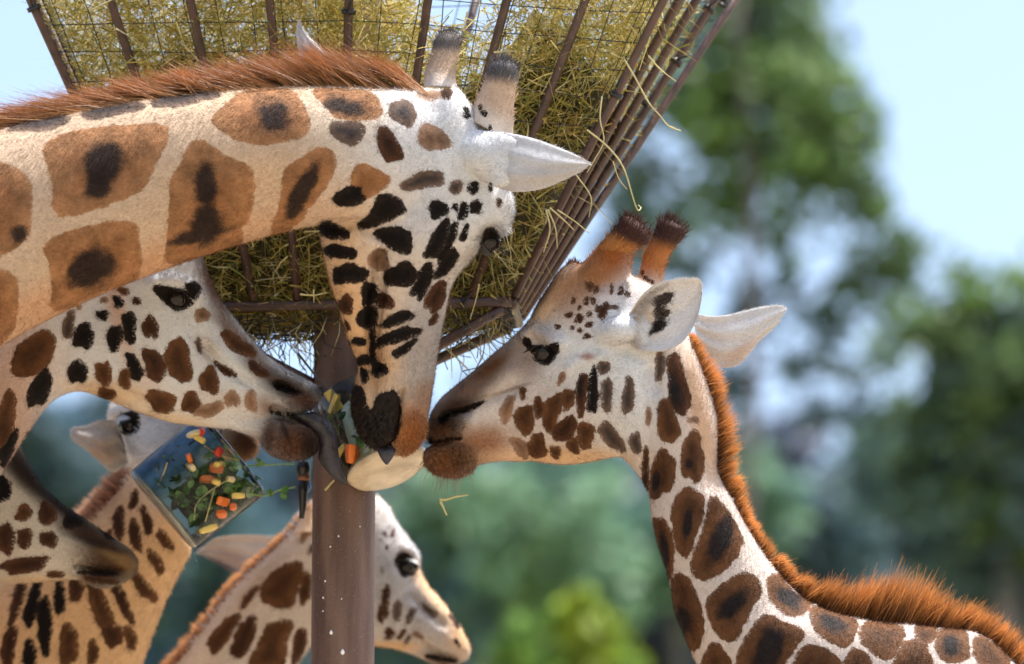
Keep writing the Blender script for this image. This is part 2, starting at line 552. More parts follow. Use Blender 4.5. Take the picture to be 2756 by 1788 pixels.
def coat_attrs(co, spec):
    """base tone, patch tone, signed distance to the nearest patch edge (photo px), wetness"""
    u, v, w = UVW(co)
    rnd = random.Random(spec.get('seed', 1))
    base = np.tile(np.array(spec['coat'], float), (len(co), 1))
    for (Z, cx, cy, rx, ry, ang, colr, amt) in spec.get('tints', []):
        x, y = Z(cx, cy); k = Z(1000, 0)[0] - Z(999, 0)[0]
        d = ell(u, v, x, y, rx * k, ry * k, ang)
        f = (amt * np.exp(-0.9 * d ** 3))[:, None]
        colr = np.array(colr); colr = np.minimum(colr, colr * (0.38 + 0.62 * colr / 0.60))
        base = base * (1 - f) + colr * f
    edge = np.full(len(co), -40.0)
    patch = np.tile(BROWN, (len(co), 1))
    # irregular net pattern beyond the picture
    rg = np.random.default_rng(spec.get('seed', 1))
    seeds = []
    for i in rg.permutation(len(co))[:4000]:
        p = co[i]
        if all(np.linalg.norm(p - q) > spec.get('net', 0.17) for q in seeds):
            seeds.append(p)
    S = np.array(seeds) + rg.normal(0, 0.02, (len(seeds), 3))
    off = (u < -25) | (u > 2781) | (v > 1815)
    idx = np.where(off)[0]
    for ch in np.array_split(idx, max(1, len(idx) // 20000)):
        if not len(ch): continue
        d = np.linalg.norm(co[ch][:, None] - S[None], axis=2)
        d.partition(1, axis=1)
        edge[ch] = ((d[:, 1] - d[:, 0]) / 2 - 0.018) * 1220
    for sp in spec['spots']:
        Z = sp[0]; k = Z(1000, 0)[0] - Z(999, 0)[0]
        if isinstance(sp[1], list):
            poly = round_poly([Z(*q) for q in sp[1]]); tone = sp[2]
        else:
            cx, cy, rx, ry, ang, tone = sp[1:7]
            x, y = Z(cx, cy)
            poly = np.array(ell_poly(x, y, rx * k, ry * k, ang, rnd))
        lo = poly.min(0) - 42; hi = poly.max(0) + 42
        m = np.where((u > lo[0]) & (u < hi[0]) & (v > lo[1]) & (v < hi[1]))[0]
        if not len(m): continue
        cl = np.vstack([poly, poly[:1]])
        d = seg_dist(u[m], v[m], cl)
        sd = np.where(inside(u[m], v[m], poly), d, -d)
        sd = sd + (GROW.get(tone, 1.5) if isinstance(sp[1], list) else (0.8 if mxs(poly) > 36 else -1.6))
        mxd = max(sd.max(), 4.0)
        o, i_ = OUTER_K[tone]
        f = sstep(0.15, 0.9, sd / mxd)[:, None]
        colr = o * (1 - f) + i_ * f
        better = sd > edge[m]
        mm = m[better]
        edge[mm] = sd[better]; patch[mm] = colr[better]
    wet = np.zeros(len(co)); dark = np.zeros(len(co))
    for (Z, cx, cy, rx, ry, ang, colr, amt) in spec.get('blotch', []):
        x, y = Z(cx, cy); k = Z(1000, 0)[0] - Z(999, 0)[0]
        d = ell(u, v, x, y, rx * k, ry * k, ang)
        dark = np.maximum(dark, amt * np.exp(-0.8 * d ** 2))
    for (Z, cx, cy, rx, ry, ang, amt) in spec.get('wet', []):
        x, y = Z(cx, cy); k = Z(1000, 0)[0] - Z(999, 0)[0]
        wet = np.maximum(wet, amt * np.exp(-ell(u, v, x, y, rx * k, ry * k, ang) ** 3))
    return base, patch, edge, wet, dark

def sculpt(co, Q, T, ed, feats):
    """push the camera-side skin in or out along features drawn beside it"""
    for f in feats:
        n = vert_normals(co, Q, T)
        u, v, w = UVW(co)
        view = CAM - co; view /= np.linalg.norm(view, axis=1)[:, None]
        face = sstep(-0.05, 0.35, (n * view).sum(1))
        if f[0] == 'line':
            _, Z, pts, rad, amt = f
            d = seg_dist(u, v, [Z(*q) for q in pts]) / rad
            disp = amt * np.exp(-d ** 2)
        else:
            _, Z, cx, cy, rx, ry, ang, amt = f
            x, y = Z(cx, cy); k = Z(1000, 0)[0] - Z(999, 0)[0]
            d = ell(u, v, x, y, rx * k, ry * k, ang)
            disp = amt * np.exp(-d ** 2 * 1.2)
        co = co + n * (disp * face)[:, None]
    return co

def fur_mesh(name, co, no, Q, attrs, n, flow_pts, flow_dir, length, width, parent, lift=0.3, region=None):
    """short lying hair: one narrow blade each, rooted on the skin"""
    u, v, w = UVW(co)
    vis = (u > -20) & (u < 2776) & (v > -20) & (v < 1808)
    view = CAM - co; view /= np.linalg.norm(view, axis=1)[:, None]
    vis &= (no * view).sum(1) > -0.35
    fq = Q[vis[Q].all(1)]
    a = np.linalg.norm(np.cross(co[fq[:, 2]] - co[fq[:, 0]], co[fq[:, 3]] - co[fq[:, 1]]), axis=1)
    pick = RNG.choice(len(fq), n, p=a / a.sum())
    r1 = RNG.random((n, 1)); r2 = RNG.random((n, 1))
    q = fq[pick]
    W = [(1 - r1) * (1 - r2), r1 * (1 - r2), r1 * r2, (1 - r1) * r2]
    root = sum(W[i] * co[q[:, i]] for i in range(4))
    nn = sum(W[i] * no[q[:, i]] for i in range(4)); nn /= np.linalg.norm(nn, axis=1)[:, None]
    fl = np.zeros((n, 3))
    for ch in np.array_split(np.arange(n), max(1, n // 5000)):
        d = ((root[ch][:, None] - flow_pts[None]) ** 2).sum(2)
        fl[ch] = flow_dir[d.argmin(1)]
    t = fl - nn * (fl * nn).sum(1)[:, None]
    t /= (np.linalg.norm(t, axis=1)[:, None] + 1e-9)
    t = t + RNG.normal(0, 0.28, (n, 3))
    d = t * (1 - lift) + nn * lift
    d /= np.linalg.norm(d, axis=1)[:, None]
    sd = np.cross(d, nn + RNG.normal(0, 0.3, (n, 3))); sd /= np.linalg.norm(sd, axis=1)[:, None]
    ln = length * RNG.uniform(0.6, 1.3, (n, 1))
    V = np.empty((n, 3, 3))
    V[:, 0] = root - sd * width - nn * 0.001; V[:, 1] = root + sd * width - nn * 0.001; V[:, 2] = root + d * ln
    me = fast_mesh(name, V.reshape(-1, 3), [np.arange(n * 3).reshape(-1, 3)])
    idx = q[np.arange(n), np.argmax(np.concatenate(W, 1), 1)]
    rep = np.repeat(idx, 3)
    base, patch, edge, wet, dark = attrs
    jit = np.repeat(RNG.normal(1.0, 0.17, n), 3)[:, None]
    # edge distance at the exact root
    ee = sum(W[i][:, 0] * edge[q[:, i]] for i in range(4)) + RNG.normal(0, 3.0, n)
    attr_col(me, 'coat', np.clip(base[rep] * jit, 0, 1)); attr_col(me, 'patch', np.clip(patch[rep] * jit, 0, 1))
    attr_f(me, 'edge', np.repeat(ee, 3)); attr_f(me, 'wet', wet[rep] * 0); attr_f(me, 'dark', dark[rep])
    me.materials.append(M_FUR)
    me.normals_split_custom_set_from_vertices(np.repeat(nn, 3, axis=0).astype(np.float32))
    o = link(bpy.data.objects.new(name, me), parent)
    o['kind'] = 'stuff'
    return o

def strands(name, roots, dirs, lens, width, tone_root, tone_tip, parent, mat=None, bend=0.3, segs=4):
    """tapering hair ribbons"""
    n = len(roots)
    d = dirs / np.linalg.norm(dirs, axis=1)[:, None]
    sd = np.cross(d, RNG.normal(0, 1, (n, 3))); sd /= np.linalg.norm(sd, axis=1)[:, None]
    bd = RNG.normal(0, 1, (n, 3)) * bend
    bd[:, 2] -= bend * 0.5
    V = []
    cols = []
    for k in range(segs):
        s = k / (segs - 1)
        p = roots + (d * s + bd * s * s * 0.5) * lens[:, None]
        wd = width * (1 - 0.85 * s)
        V.append(np.stack([p - sd * wd, p + sd * wd], 1))
        c = tone_root * (1 - s) + tone_tip * s
        cols.append(np.stack([c, c], 1))
    V = np.concatenate(V, 1).reshape(-1, 3)
    cols = np.concatenate(cols, 1).reshape(-1, 3)
    b = np.arange(n)[:, None] * segs * 2
    Q = np.concatenate([np.concatenate([b + 2 * k, b + 2 * k + 1, b + 2 * k + 3, b + 2 * k + 2], 1) for k in range(segs - 1)])
    me = fast_mesh(name, V, [Q])
    attr_col(me, 'tone', np.clip(cols, 0, 1))
    me.materials.append(mat or M_HAIR)
    return link(bpy.data.objects.new(name, me), parent)

def mane(parent, root, outer, w, n, spread=0.018, Z=ZS, Zo=None, c1=(0.16, 0.05, 0.015), c2=(0.42, 0.17, 0.055), lean=0.0, width=0.0009, clump=0.25, cl_len=0.35):
    """standing hair between the root line and its outer line (both in photo px), w: depth per root point"""
    Zo = Zo or Z
    r = catmull([list(Z(*q)) for q in root], 30); o = catmull([list(Zo(*q)) for q in outer], 30)
    def resamp(c, m=200):
        s = np.concatenate([[0], np.cumsum(np.linalg.norm(np.diff(c, axis=0), axis=1))]); s /= s[-1]
        t = np.linspace(0, 1, m)
        return np.stack([np.interp(t, s, c[:, i]) for i in range(2)], 1)
    r = resamp(r); o = resamp(o)
    ww = np.interp(np.linspace(0, 1, 200), np.linspace(0, 1, len(w)), w)
    t = RNG.random(n) * 198.9
    i = t.astype(int); f = (t - i)[:, None]
    rr = r[i] * (1 - f) + r[i + 1] * f
    # clumps: neighbouring hairs share a lean and a length
    ncl = 70
    cph = RNG.normal(0, 1, ncl + 2); cle = RNG.uniform(-1, 1, ncl + 2)
    ci = (t / 199 * ncl).astype(int)
    tt = np.clip(t + lean * 199 + cph[ci] * clump * 6 + RNG.normal(0, 1.2, n), 0, 198.9)
    j = tt.astype(int); g = (tt - j)[:, None]
    oo = o[j] * (1 - g) + o[j + 1] * g
    lenf = np.clip(1 + cle[ci] * cl_len * 0.4 + RNG.normal(-0.14, 0.12, n), 0.3, 1.1)
    oo = rr + (oo - rr) * lenf[:, None]
    wz = ww[i] + RNG.normal(0, spread, n)
    R = P(rr[:, 0], rr[:, 1], wz + 0.004)
    O = P(oo[:, 0], oo[:, 1], wz + RNG.normal(0, 0.012, n))
    d = O - R
    ln = np.linalg.norm(d, axis=1)
    R = R - d * 0.12
    jit = RNG.normal(1, 0.22, (n, 1)) * (1 + 0.3 * cph[ci][:, None] * 0.4)
    ob = strands('mane', R, d, ln * 1.12, width, np.array(c1) * jit, np.array(c2) * jit, parent, bend=0.22)
    ob['kind'] = 'stuff'
    return ob

def ear(parent, st, Z, cup, coat, name='ear', marks=(), tints=(), seed=3, fold=1.0):
    """cupped leaf: rows of (edge A, edge B, depth); cup>0 hollows away from the camera"""
    rows = np.array([[*Z(s[0], s[1]), *Z(s[2], s[3]), s[4]] for s in st])
    R = catmull(rows, 10)
    m = 21
    t = np.linspace(-1, 1, m)
    c = (1 - t ** 2)
    width = np.hypot(R[:, 2] - R[:, 0], R[:, 3] - R[:, 1]) / 1220
    u = (R[:, 0] + R[:, 2])[:, None] / 2 + (R[:, 2] - R[:, 0])[:, None] / 2 * t
    v = (R[:, 1] + R[:, 3])[:, None] / 2 + (R[:, 3] - R[:, 1])[:, None] / 2 * t
    w = R[:, 4][:, None] + cup * width[:, None] * c * sstep(0.05, 0.45, np.linspace(0, 1, len(R)))[:, None] + 0.0022 * np.sin(t * 9 + 1.2)[None, :] * np.linspace(1.5, 0.4, len(R))[:, None]
    A = P(u, v, w)
    n = len(R)
    # thickness: second sheet pushed in depth, thin at the rim
    th = 0.004 + 0.006 * c[None, :] * np.linspace(1, 0.3, n)[:, None]
    B = P(u, v, w + th)
    V = np.vstack([A.reshape(-1, 3), B.reshape(-1, 3)])
    i = np.arange(n - 1)[:, None]; k = np.arange(m - 1)[None, :]
    f = np.stack([i * m + k, (i + 1) * m + k, (i + 1) * m + k + 1, i * m + k + 1], -1).reshape(-1, 4)
    g = f[:, ::-1] + n * m
    rim = []
    loop = [(0, q) for q in range(m)] + [(q, m - 1) for q in range(1, n)] + [(n - 1, q) for q in range(m - 2, -1, -1)] + [(q, 0) for q in range(n - 2, 0, -1)]
    for a, b in zip(loop, loop[1:] + loop[:1]):
        x, y = a[0] * m + a[1], b[0] * m + b[1]
        rim.append((x, y, y + n * m, x + n * m))
    me = fast_mesh(name, V, [np.vstack([f, g, np.array(rim)])])
    spec = dict(coat=coat, spots=list(marks), tints=list(tints), seed=seed)
    base, patch, edge, wet, dark = coat_attrs(V, spec)
    edge[n * m:] = -40
    attr_col(me, 'coat', base); attr_col(me, 'patch', patch); attr_f(me, 'edge', edge); attr_f(me, 'wet', wet)
    me.materials.append(M_EAR)
    o = link(bpy.data.objects.new(name, me), parent)
    no_ = vert_normals(V, np.vstack([f, g]), np.zeros((0, 3), int))
    if no_[:n * m].mean(0) @ FW > 0: no_ = -no_
    cl_ = A[:, m // 2]; dd_ = np.gradient(cl_, axis=0); dd_ /= np.linalg.norm(dd_, axis=1)[:, None]
    fur_mesh('fur', V, no_, f, (base, patch, edge, wet, dark), 9000, cl_, dd_, 0.008, 0.0005, o, 0.22)
    return o

def ossicone(parent, st, Z, spec, hair=1200, knob=0.35, tip=(0.035, 0.02, 0.018), low=(0.33, 0.14, 0.045), hl=0.016):
    V, Q, T, cl = loft(st, Z, 32, 1.0, 0.005)
    me = fast_mesh('ossicone', V, [Q, T])
    n = len(cl)
    s = np.concatenate([np.repeat(np.linspace(0, 1, n), 32), [0, 1]])
    f = sstep(1 - knob - 0.08, 1 - knob + 0.08, s)[:, None]
    base, patch, edge, wet, dark = coat_attrs(V, spec)
    g = sstep(0.0, 0.35, s)[:, None]
    base = base * (1 - g) + np.array(low) * g
    base = base * (1 - f) + np.array(tip) * f
    attr_col(me, 'coat', base); attr_col(me, 'patch', patch); attr_f(me, 'edge', np.where(f[:, 0] > 0.3, -40, edge)); attr_f(me, 'wet', wet)
    me.materials.append(M_COAT)
    o = link(bpy.data.objects.new('ossicone', me), parent)
    no = vert_normals(V, Q, T)
    idx = RNG.integers(0, n * 32, hair)
    ax = cl[-1] - cl[0]; ax /= np.linalg.norm(ax)
    d = no[idx] * 0.45 + ax * np.where(s[idx] > 0.9, 0.2, 0.8)[:, None] + RNG.normal(0, 0.3, (hair, 3))
    tone = base[idx] * RNG.normal(1, 0.25, (hair, 1))
    h = strands('tuft', V[idx] - no[idx] * 0.002, d, hl * RNG.uniform(0.5, 1.3, hair) * (0.5 + s[idx]), 0.0008, tone, tone * 1.2, o, bend=0.3, segs=3)
    h['kind'] = 'stuff'
    return o

def put_eye(parent, bvh, Z, x, y, r, sink=0.4, lidtone=(0.5, 0.47, 0.45), tilt=0.0, cover=0.30, lash=60, lashdir=(0.0, 0.5), face=0.0, squash=0.8):
    """glossy eyeball with an upper and a lower lid and lashes; tilt turns the lid line in the picture, face turns the eye aside"""
    u, v = Z(x, y)
    far = P(u, v, 0.0); d = far - CAM; d /= np.linalg.norm(d)
    hit = bvh.ray_cast(Vector(CAM), Vector(d))
    c = np.array(hit[0]) + d * r * sink
    ct, st_ = math.cos(tilt), math.sin(tilt)
    f0 = -d * math.cos(face) + RT * math.sin(face)
    X = np.cross(f0, UP); X /= np.linalg.norm(X); X = -X; Y = np.cross(f0, X); Y = Y if Y @ UP > 0 else -Y
    X, Y = X * ct + Y * st_, Y * ct - X * st_
    def shell(rad, th0, th1, n=36, m=14, half=1.62):
        """strip of a sphere between two heights above the gaze axis; th in -1..1, lens-shaped"""
        V, F = [], []
        for j in range(m):
            t = j / (m - 1)
            for i in range(n):
                a = -half + 2 * half * i / (n - 1)
                lo = th0 * math.cos(a * 0.92); hi = th1
                e = lo + (hi - lo) * t
                V.append(c + rad * (f0 * math.cos(a) * math.cos(e) + X * math.sin(a) * math.cos(e) * 1.12 + Y * math.sin(e)))
        for j in range(m - 1):
            for i in range(n - 1):
                F.append((j * n + i, j * n + i + 1, (j + 1) * n + i + 1, (j + 1) * n + i))
        return V, F
    import bmesh
    bm = bmesh.new()
    bmesh.ops.create_uvsphere(bm, u_segments=32, v_segments=20, radius=r)
    for vt in bm.verts:
        vt.co = Vector(c) + vt.co
    me = bpy.data.meshes.new('eye'); bm.to_mesh(me); bm.free()
    me.polygons.foreach_set('use_smooth', [True] * len(me.polygons))
    me.materials.append(M_EYE)
    o = link(bpy.data.objects.new('eye', me), parent)
    lm = simple_mat('eyelid_skin', lidtone, tuple(q * 0.75 for q in lidtone), 120, 0.6, 0.5, 300)
    V, F = shell(r * 1.10, cover, 1.5)
    mesh_obj('upper_lid', V, F, lm, o)
    V, F = shell(r * 1.14, cover - 0.02, cover + 0.13, m=4, half=1.15)
    mesh_obj('lid_rim', V, F, M_LASH, o)
    V, F = shell(r * 1.08, -0.75, -1.5)
    mesh_obj('lower_lid', V, F, M_LASH, o)
    if lash:
        a = RNG.uniform(-1.2, 1.2, lash)
        e = cover * np.cos(a * 0.92) + 0.05
        nn = f0 * (np.cos(a) * np.cos(e))[:, None] + X * (np.sin(a) * np.cos(e) * 1.12)[:, None] + Y * np.sin(e)[:, None]
        dd = nn * 0.9 - Y * 0.55 + RT * lashdir[0] + RNG.normal(0, 0.1, (lash, 3))
        tn = np.tile(np.array([0.02, 0.015, 0.013]), (lash, 1))
        h = strands('eyelash', c + nn * r * 1.12, dd, RNG.uniform(0.5, 0.9, lash) * r * 1.1, 0.0006, tn, tn, o, bend=0.15, segs=3)
        h['kind'] = 'stuff'
    return o, c

def torso(neck_end, nr, chest, heading, s=1.0):
    """off-picture rest of the animal: neck base, trunk, four jointed legs down to the ground (z = 0)"""
    h = np.array([math.cos(heading), math.sin(heading), 0.0]); sd = np.array([-h[1], h[0], 0.0])
    chest = np.array(chest, float)
    parts = []
    d0 = np.array(neck_end[1]) if isinstance(neck_end, tuple) else None
    p0 = np.array(neck_end[0])
    L = np.linalg.norm(chest - p0)
    m1 = p0 + d0 * L * 0.35
    m2 = chest + (p0 - chest) * 0.3 + np.array([0, 0, -0.05])
    rows = [[*(p0 - d0 * 0.12), nr[0] * 0.94, nr[1] * 0.94], [*p0, nr[0], nr[1]], [*m1, nr[0] * 1.12, nr[1] * 1.15], [*m2, 0.22 * s, 0.33 * s], [*chest, 0.30 * s, 0.45 * s]]
    parts.append(world_loft(rows, 40, 0.03))
    b = lambda f, z: chest - h * f * s + np.array([0, 0, z * s])
    rows = [[*b(-0.32, 0.06), 0.10, 0.12], [*b(-0.22, 0.04), 0.22 * s, 0.30 * s], [*b(0, 0), 0.31 * s, 0.46 * s], [*b(0.45, -0.06), 0.36 * s, 0.47 * s], [*b(0.9, -0.14), 0.35 * s, 0.42 * s],
            [*b(1.3, -0.26), 0.28 * s, 0.32 * s], [*b(1.5, -0.36), 0.16 * s, 0.2 * s], [*b(1.56, -0.4), 0.05, 0.06]]
    parts.append(world_loft(rows, 40, 0.035))
    zt = chest[2]
    for f, zz, hind in ((0.02, -0.2, 0), (1.2, -0.35, 1)):
        for q in (-1, 1):
            t = b(f, zz) + sd * q * 0.19 * s
            H = t[2]
            if not hind:
                pts = [(0, 1.0, .12, .17), (0.0, 0.75, .085, .11), (0.0, 0.5, .06, .07), (0.02, 0.46, .062, .07), (0.0, 0.40, .045, .05), (0.0, 0.14, .04, .042), (0.03, 0.07, .05, .055), (0.05, 0.02, .065, .075), (0.05, 0.0, .065, .075)]
            else:
                pts = [(0, 1.0, .13, .24), (0.05, 0.78, .09, .14), (-0.03, 0.55, .06, .075), (-0.08, 0.46, .05, .065), (-0.07, 0.40, .045, .05), (-0.04, 0.14, .04, .042), (0.0, 0.07, .05, .055), (0.03, 0.02, .065, .075), (0.03, 0.0, .065, .075)]
            rows = [[*(t + h * x * s + np.array([0, 0, z * H - H])), a * s, c * s] for x, z, a, c in pts]
            for r_, (x, z, a, c) in zip(rows, pts): r_[2] = z * H
            parts.append(world_loft(rows, 20, 0.035))
    return parts

def giraffe(spec):
    root = empty('giraffe', (*spec['foot'], 0.0), spec['label'], 'giraffe', 'giraffes feeding round the hay rack')
    lofts = [loft(st, Z, 64, pw) for st, Z, pw in spec['lofts']]
    co, Q, T, ed = voxel_union([l[:3] for l in lofts], spec.get('voxel', 0.0038), spec.get('smooth', 6))
    co = sculpt(co, Q, T, ed, spec.get('feats', []))
    co = smooth_co(co, ed, 1, 0.4)
    no = vert_normals(co, Q, T); uu, vv, _ = UVW(co)
    for (Z, cx, cy, rx, ry, ang, amp) in spec.get('rough', []):
        x, y = Z(cx, cy); k = Z(1000, 0)[0] - Z(999, 0)[0]
        f = np.exp(-ell(uu, vv, x, y, rx * k, ry * k, ang) ** 4)
        q = co * 1.0
        nzv = np.sin(q[:, 0] * 310 + 3 * np.sin(q[:, 2] * 130)) * np.sin(q[:, 2] * 270 + 2 * np.sin(q[:, 0] * 160 + q[:, 1] * 90)) + 0.6 * np.sin(q[:, 0] * 520 + q[:, 2] * 410 + q[:, 1] * 300)
        co = co + no * (f * nzv * amp)[:, None]
    n0 = len(co)
    no = vert_normals(co, Q, T)
    # direction of hair: backwards along each centre line
    fp, fd = [], []
    for l in lofts:
        c = l[3]; d = np.gradient(c, axis=0); d /= (np.linalg.norm(d, axis=1)[:, None] + 1e-9)
        fp.append(c[::4]); fd.append(d[::4])
    fp, fd = np.vstack(fp), np.vstack(fd)
    attrs = coat_attrs(co, spec)
    bvh = BVHTree.FromPolygons([tuple(p) for p in co], [tuple(int(x) for x in q) for q in Q] + [tuple(int(x) for x in q) for q in T])
    # rest of the animal
    cl = lofts[spec.get('neckloft', 0)][3]
    d = cl[-1] - cl[-6]; d /= np.linalg.norm(d)
    st = spec['lofts'][spec.get('neckloft', 0)][0][-1]
    Zf = spec['lofts'][spec.get('neckloft', 0)][1]
    a, b = Zf(st[0], st[1]), Zf(st[2], st[3])
    hh = math.hypot(a[0] - b[0], a[1] - b[1]) / 2 / 1220
    tp = torso((cl[-1] - d * 0.06, d), (st[5], hh), spec['chest'], math.radians(spec['heading']), spec.get('size', 1.0))
    V2, Q2, T2 = merge(tp)
    s2 = dict(spec); 
    at2 = coat_attrs(V2, dict(coat=spec.get('bodycoat', spec['coat']), spots=[], seed=spec.get('seed', 1), net=0.24))
    V = np.vstack([co, V2]); QQ = np.vstack([Q, Q2 + n0]); TT = np.vstack([T.reshape(-1, 3), T2 + n0])
    me = fast_mesh('body', V, [QQ, TT])
    attr_col(me, 'coat', np.vstack([attrs[0], at2[0]])); attr_col(me, 'patch', np.vstack([attrs[1], at2[1]]))
    attr_f(me, 'edge', np.concatenate([attrs[2], at2[2]])); attr_f(me, 'wet', np.concatenate([attrs[3], at2[3]])); attr_f(me, 'dark', np.concatenate([attrs[4], at2[4]]))
    me.materials.append(M_COAT)
    body = link(bpy.data.objects.new('body', me), root)
    if spec.get('fur'):
        fur_mesh('fur', co, no, Q, attrs, spec['fur'], fp, fd, spec.get('furlen', 0.010), spec.get('furw', 0.0006), body, spec.get('lift', 0.28))
    SKIN[root.name] = (co, no, attrs)
    return root, bvh, body

SKIN = {}
def beard(root, Z, cx, cy, rx, ry, ang, n, ln, lean=(0, 0, 0), lift=0.5, parent=None, shade=1.0, width=0.0007):
    """longer hair on lips and chin, rooted in the skin"""
    co, no, (base, patch, edge, wet, dark) = SKIN[root.name]
    u, v, w = UVW(co)
    x, y = Z(cx, cy); k = Z(1000, 0)[0] - Z(999, 0)[0]
    d = ell(u, v, x, y, rx * k, ry * k, ang)
    view = CAM - co; view /= np.linalg.norm(view, axis=1)[:, None]
    m = np.where((d < 1) & ((no * view).sum(1) > -0.6))[0]
    idx = m[RNG.integers(0, len(m), n)]
    tone = np.where((edge[idx] > 0)[:, None], patch[idx], base[idx]) * RNG.normal(shade, 0.3, (n, 1))
    dd = no[idx] * lift + RNG.normal(0, 0.22, (n, 3)) + RT * lean[0] + UP * lean[1] + FW * lean[2]
    rt = co[idx] + RNG.normal(0, 0.0015, (n, 3)) - no[idx] * 0.001
    h = strands('beard', rt, dd, ln * RNG.uniform(0.5, 1.3, n), width, np.clip(tone, 0, 1), np.clip(tone * 1.05, 0, 1), parent or root, bend=0.35, segs=3)
    h['kind'] = 'stuff'
    return h

# ------------------------------------------------------------------ the six giraffes
WHITE = (0.60, 0.605, 0.63); CREAM = (0.60, 0.50, 0.41); TAN = (0.53, 0.385, 0.27)
PINK = (0.56, 0.42, 0.35); MUZ = (0.20, 0.085, 0.035); KDARK = (0.02, 0.015, 0.014)

# 1 : big animal reaching in over the others, head hanging down, jaw towards the camera
g1_neck = [(1260, 330, 1120, 640, -0.13, 0.06), (1210, 262, 1075, 650, -0.14, 0.10), (1140, 240, 1030, 625, -0.15, 0.125), (1020, 232, 955, 603, -0.17, 0.135), (850, 230, 820, 612, -0.19, 0.14),
           (650, 238, 650, 656, -0.21, 0.145), (420, 263, 450, 722, -0.24, 0.15), (170, 306, 250, 802, -0.27, 0.16), (-60, 362, 60, 898, -0.30, 0.17),
           (-350, 470, -180, 1050, -0.36, 0.18), (-700, 690, -450, 1320, -0.46, 0.20)]
g1_head = [(1036, 1214, 1072, 1230, 0.05, 0.012), (1000, 1206, 1105, 1214, 0.05, 0.035), (962, 1160, 1136, 1172, 0.045, 0.062), (944, 1085, 1152, 1112, 0.035, 0.078), (956, 1030, 1162, 1060, 0.025, 0.080),
           (966, 985, 1172, 1000, 0.015, 0.078), (950, 940, 1180, 940, 0.0, 0.078), (928, 885, 1194, 865, -0.02, 0.085), (910, 820, 1217, 765, -0.04, 0.098),
           (890, 765, 1262, 705, -0.06, 0.115), (872, 690, 1318, 655, -0.08, 0.125), (862, 615, 1378, 590, -0.09, 0.128), (880, 540, 1358, 505, -0.10, 0.125),
           (930, 430, 1312, 400, -0.11, 0.12), (1010, 330, 1278, 300, -0.12, 0.10), (1090, 275, 1225, 250, -0.12, 0.06)]
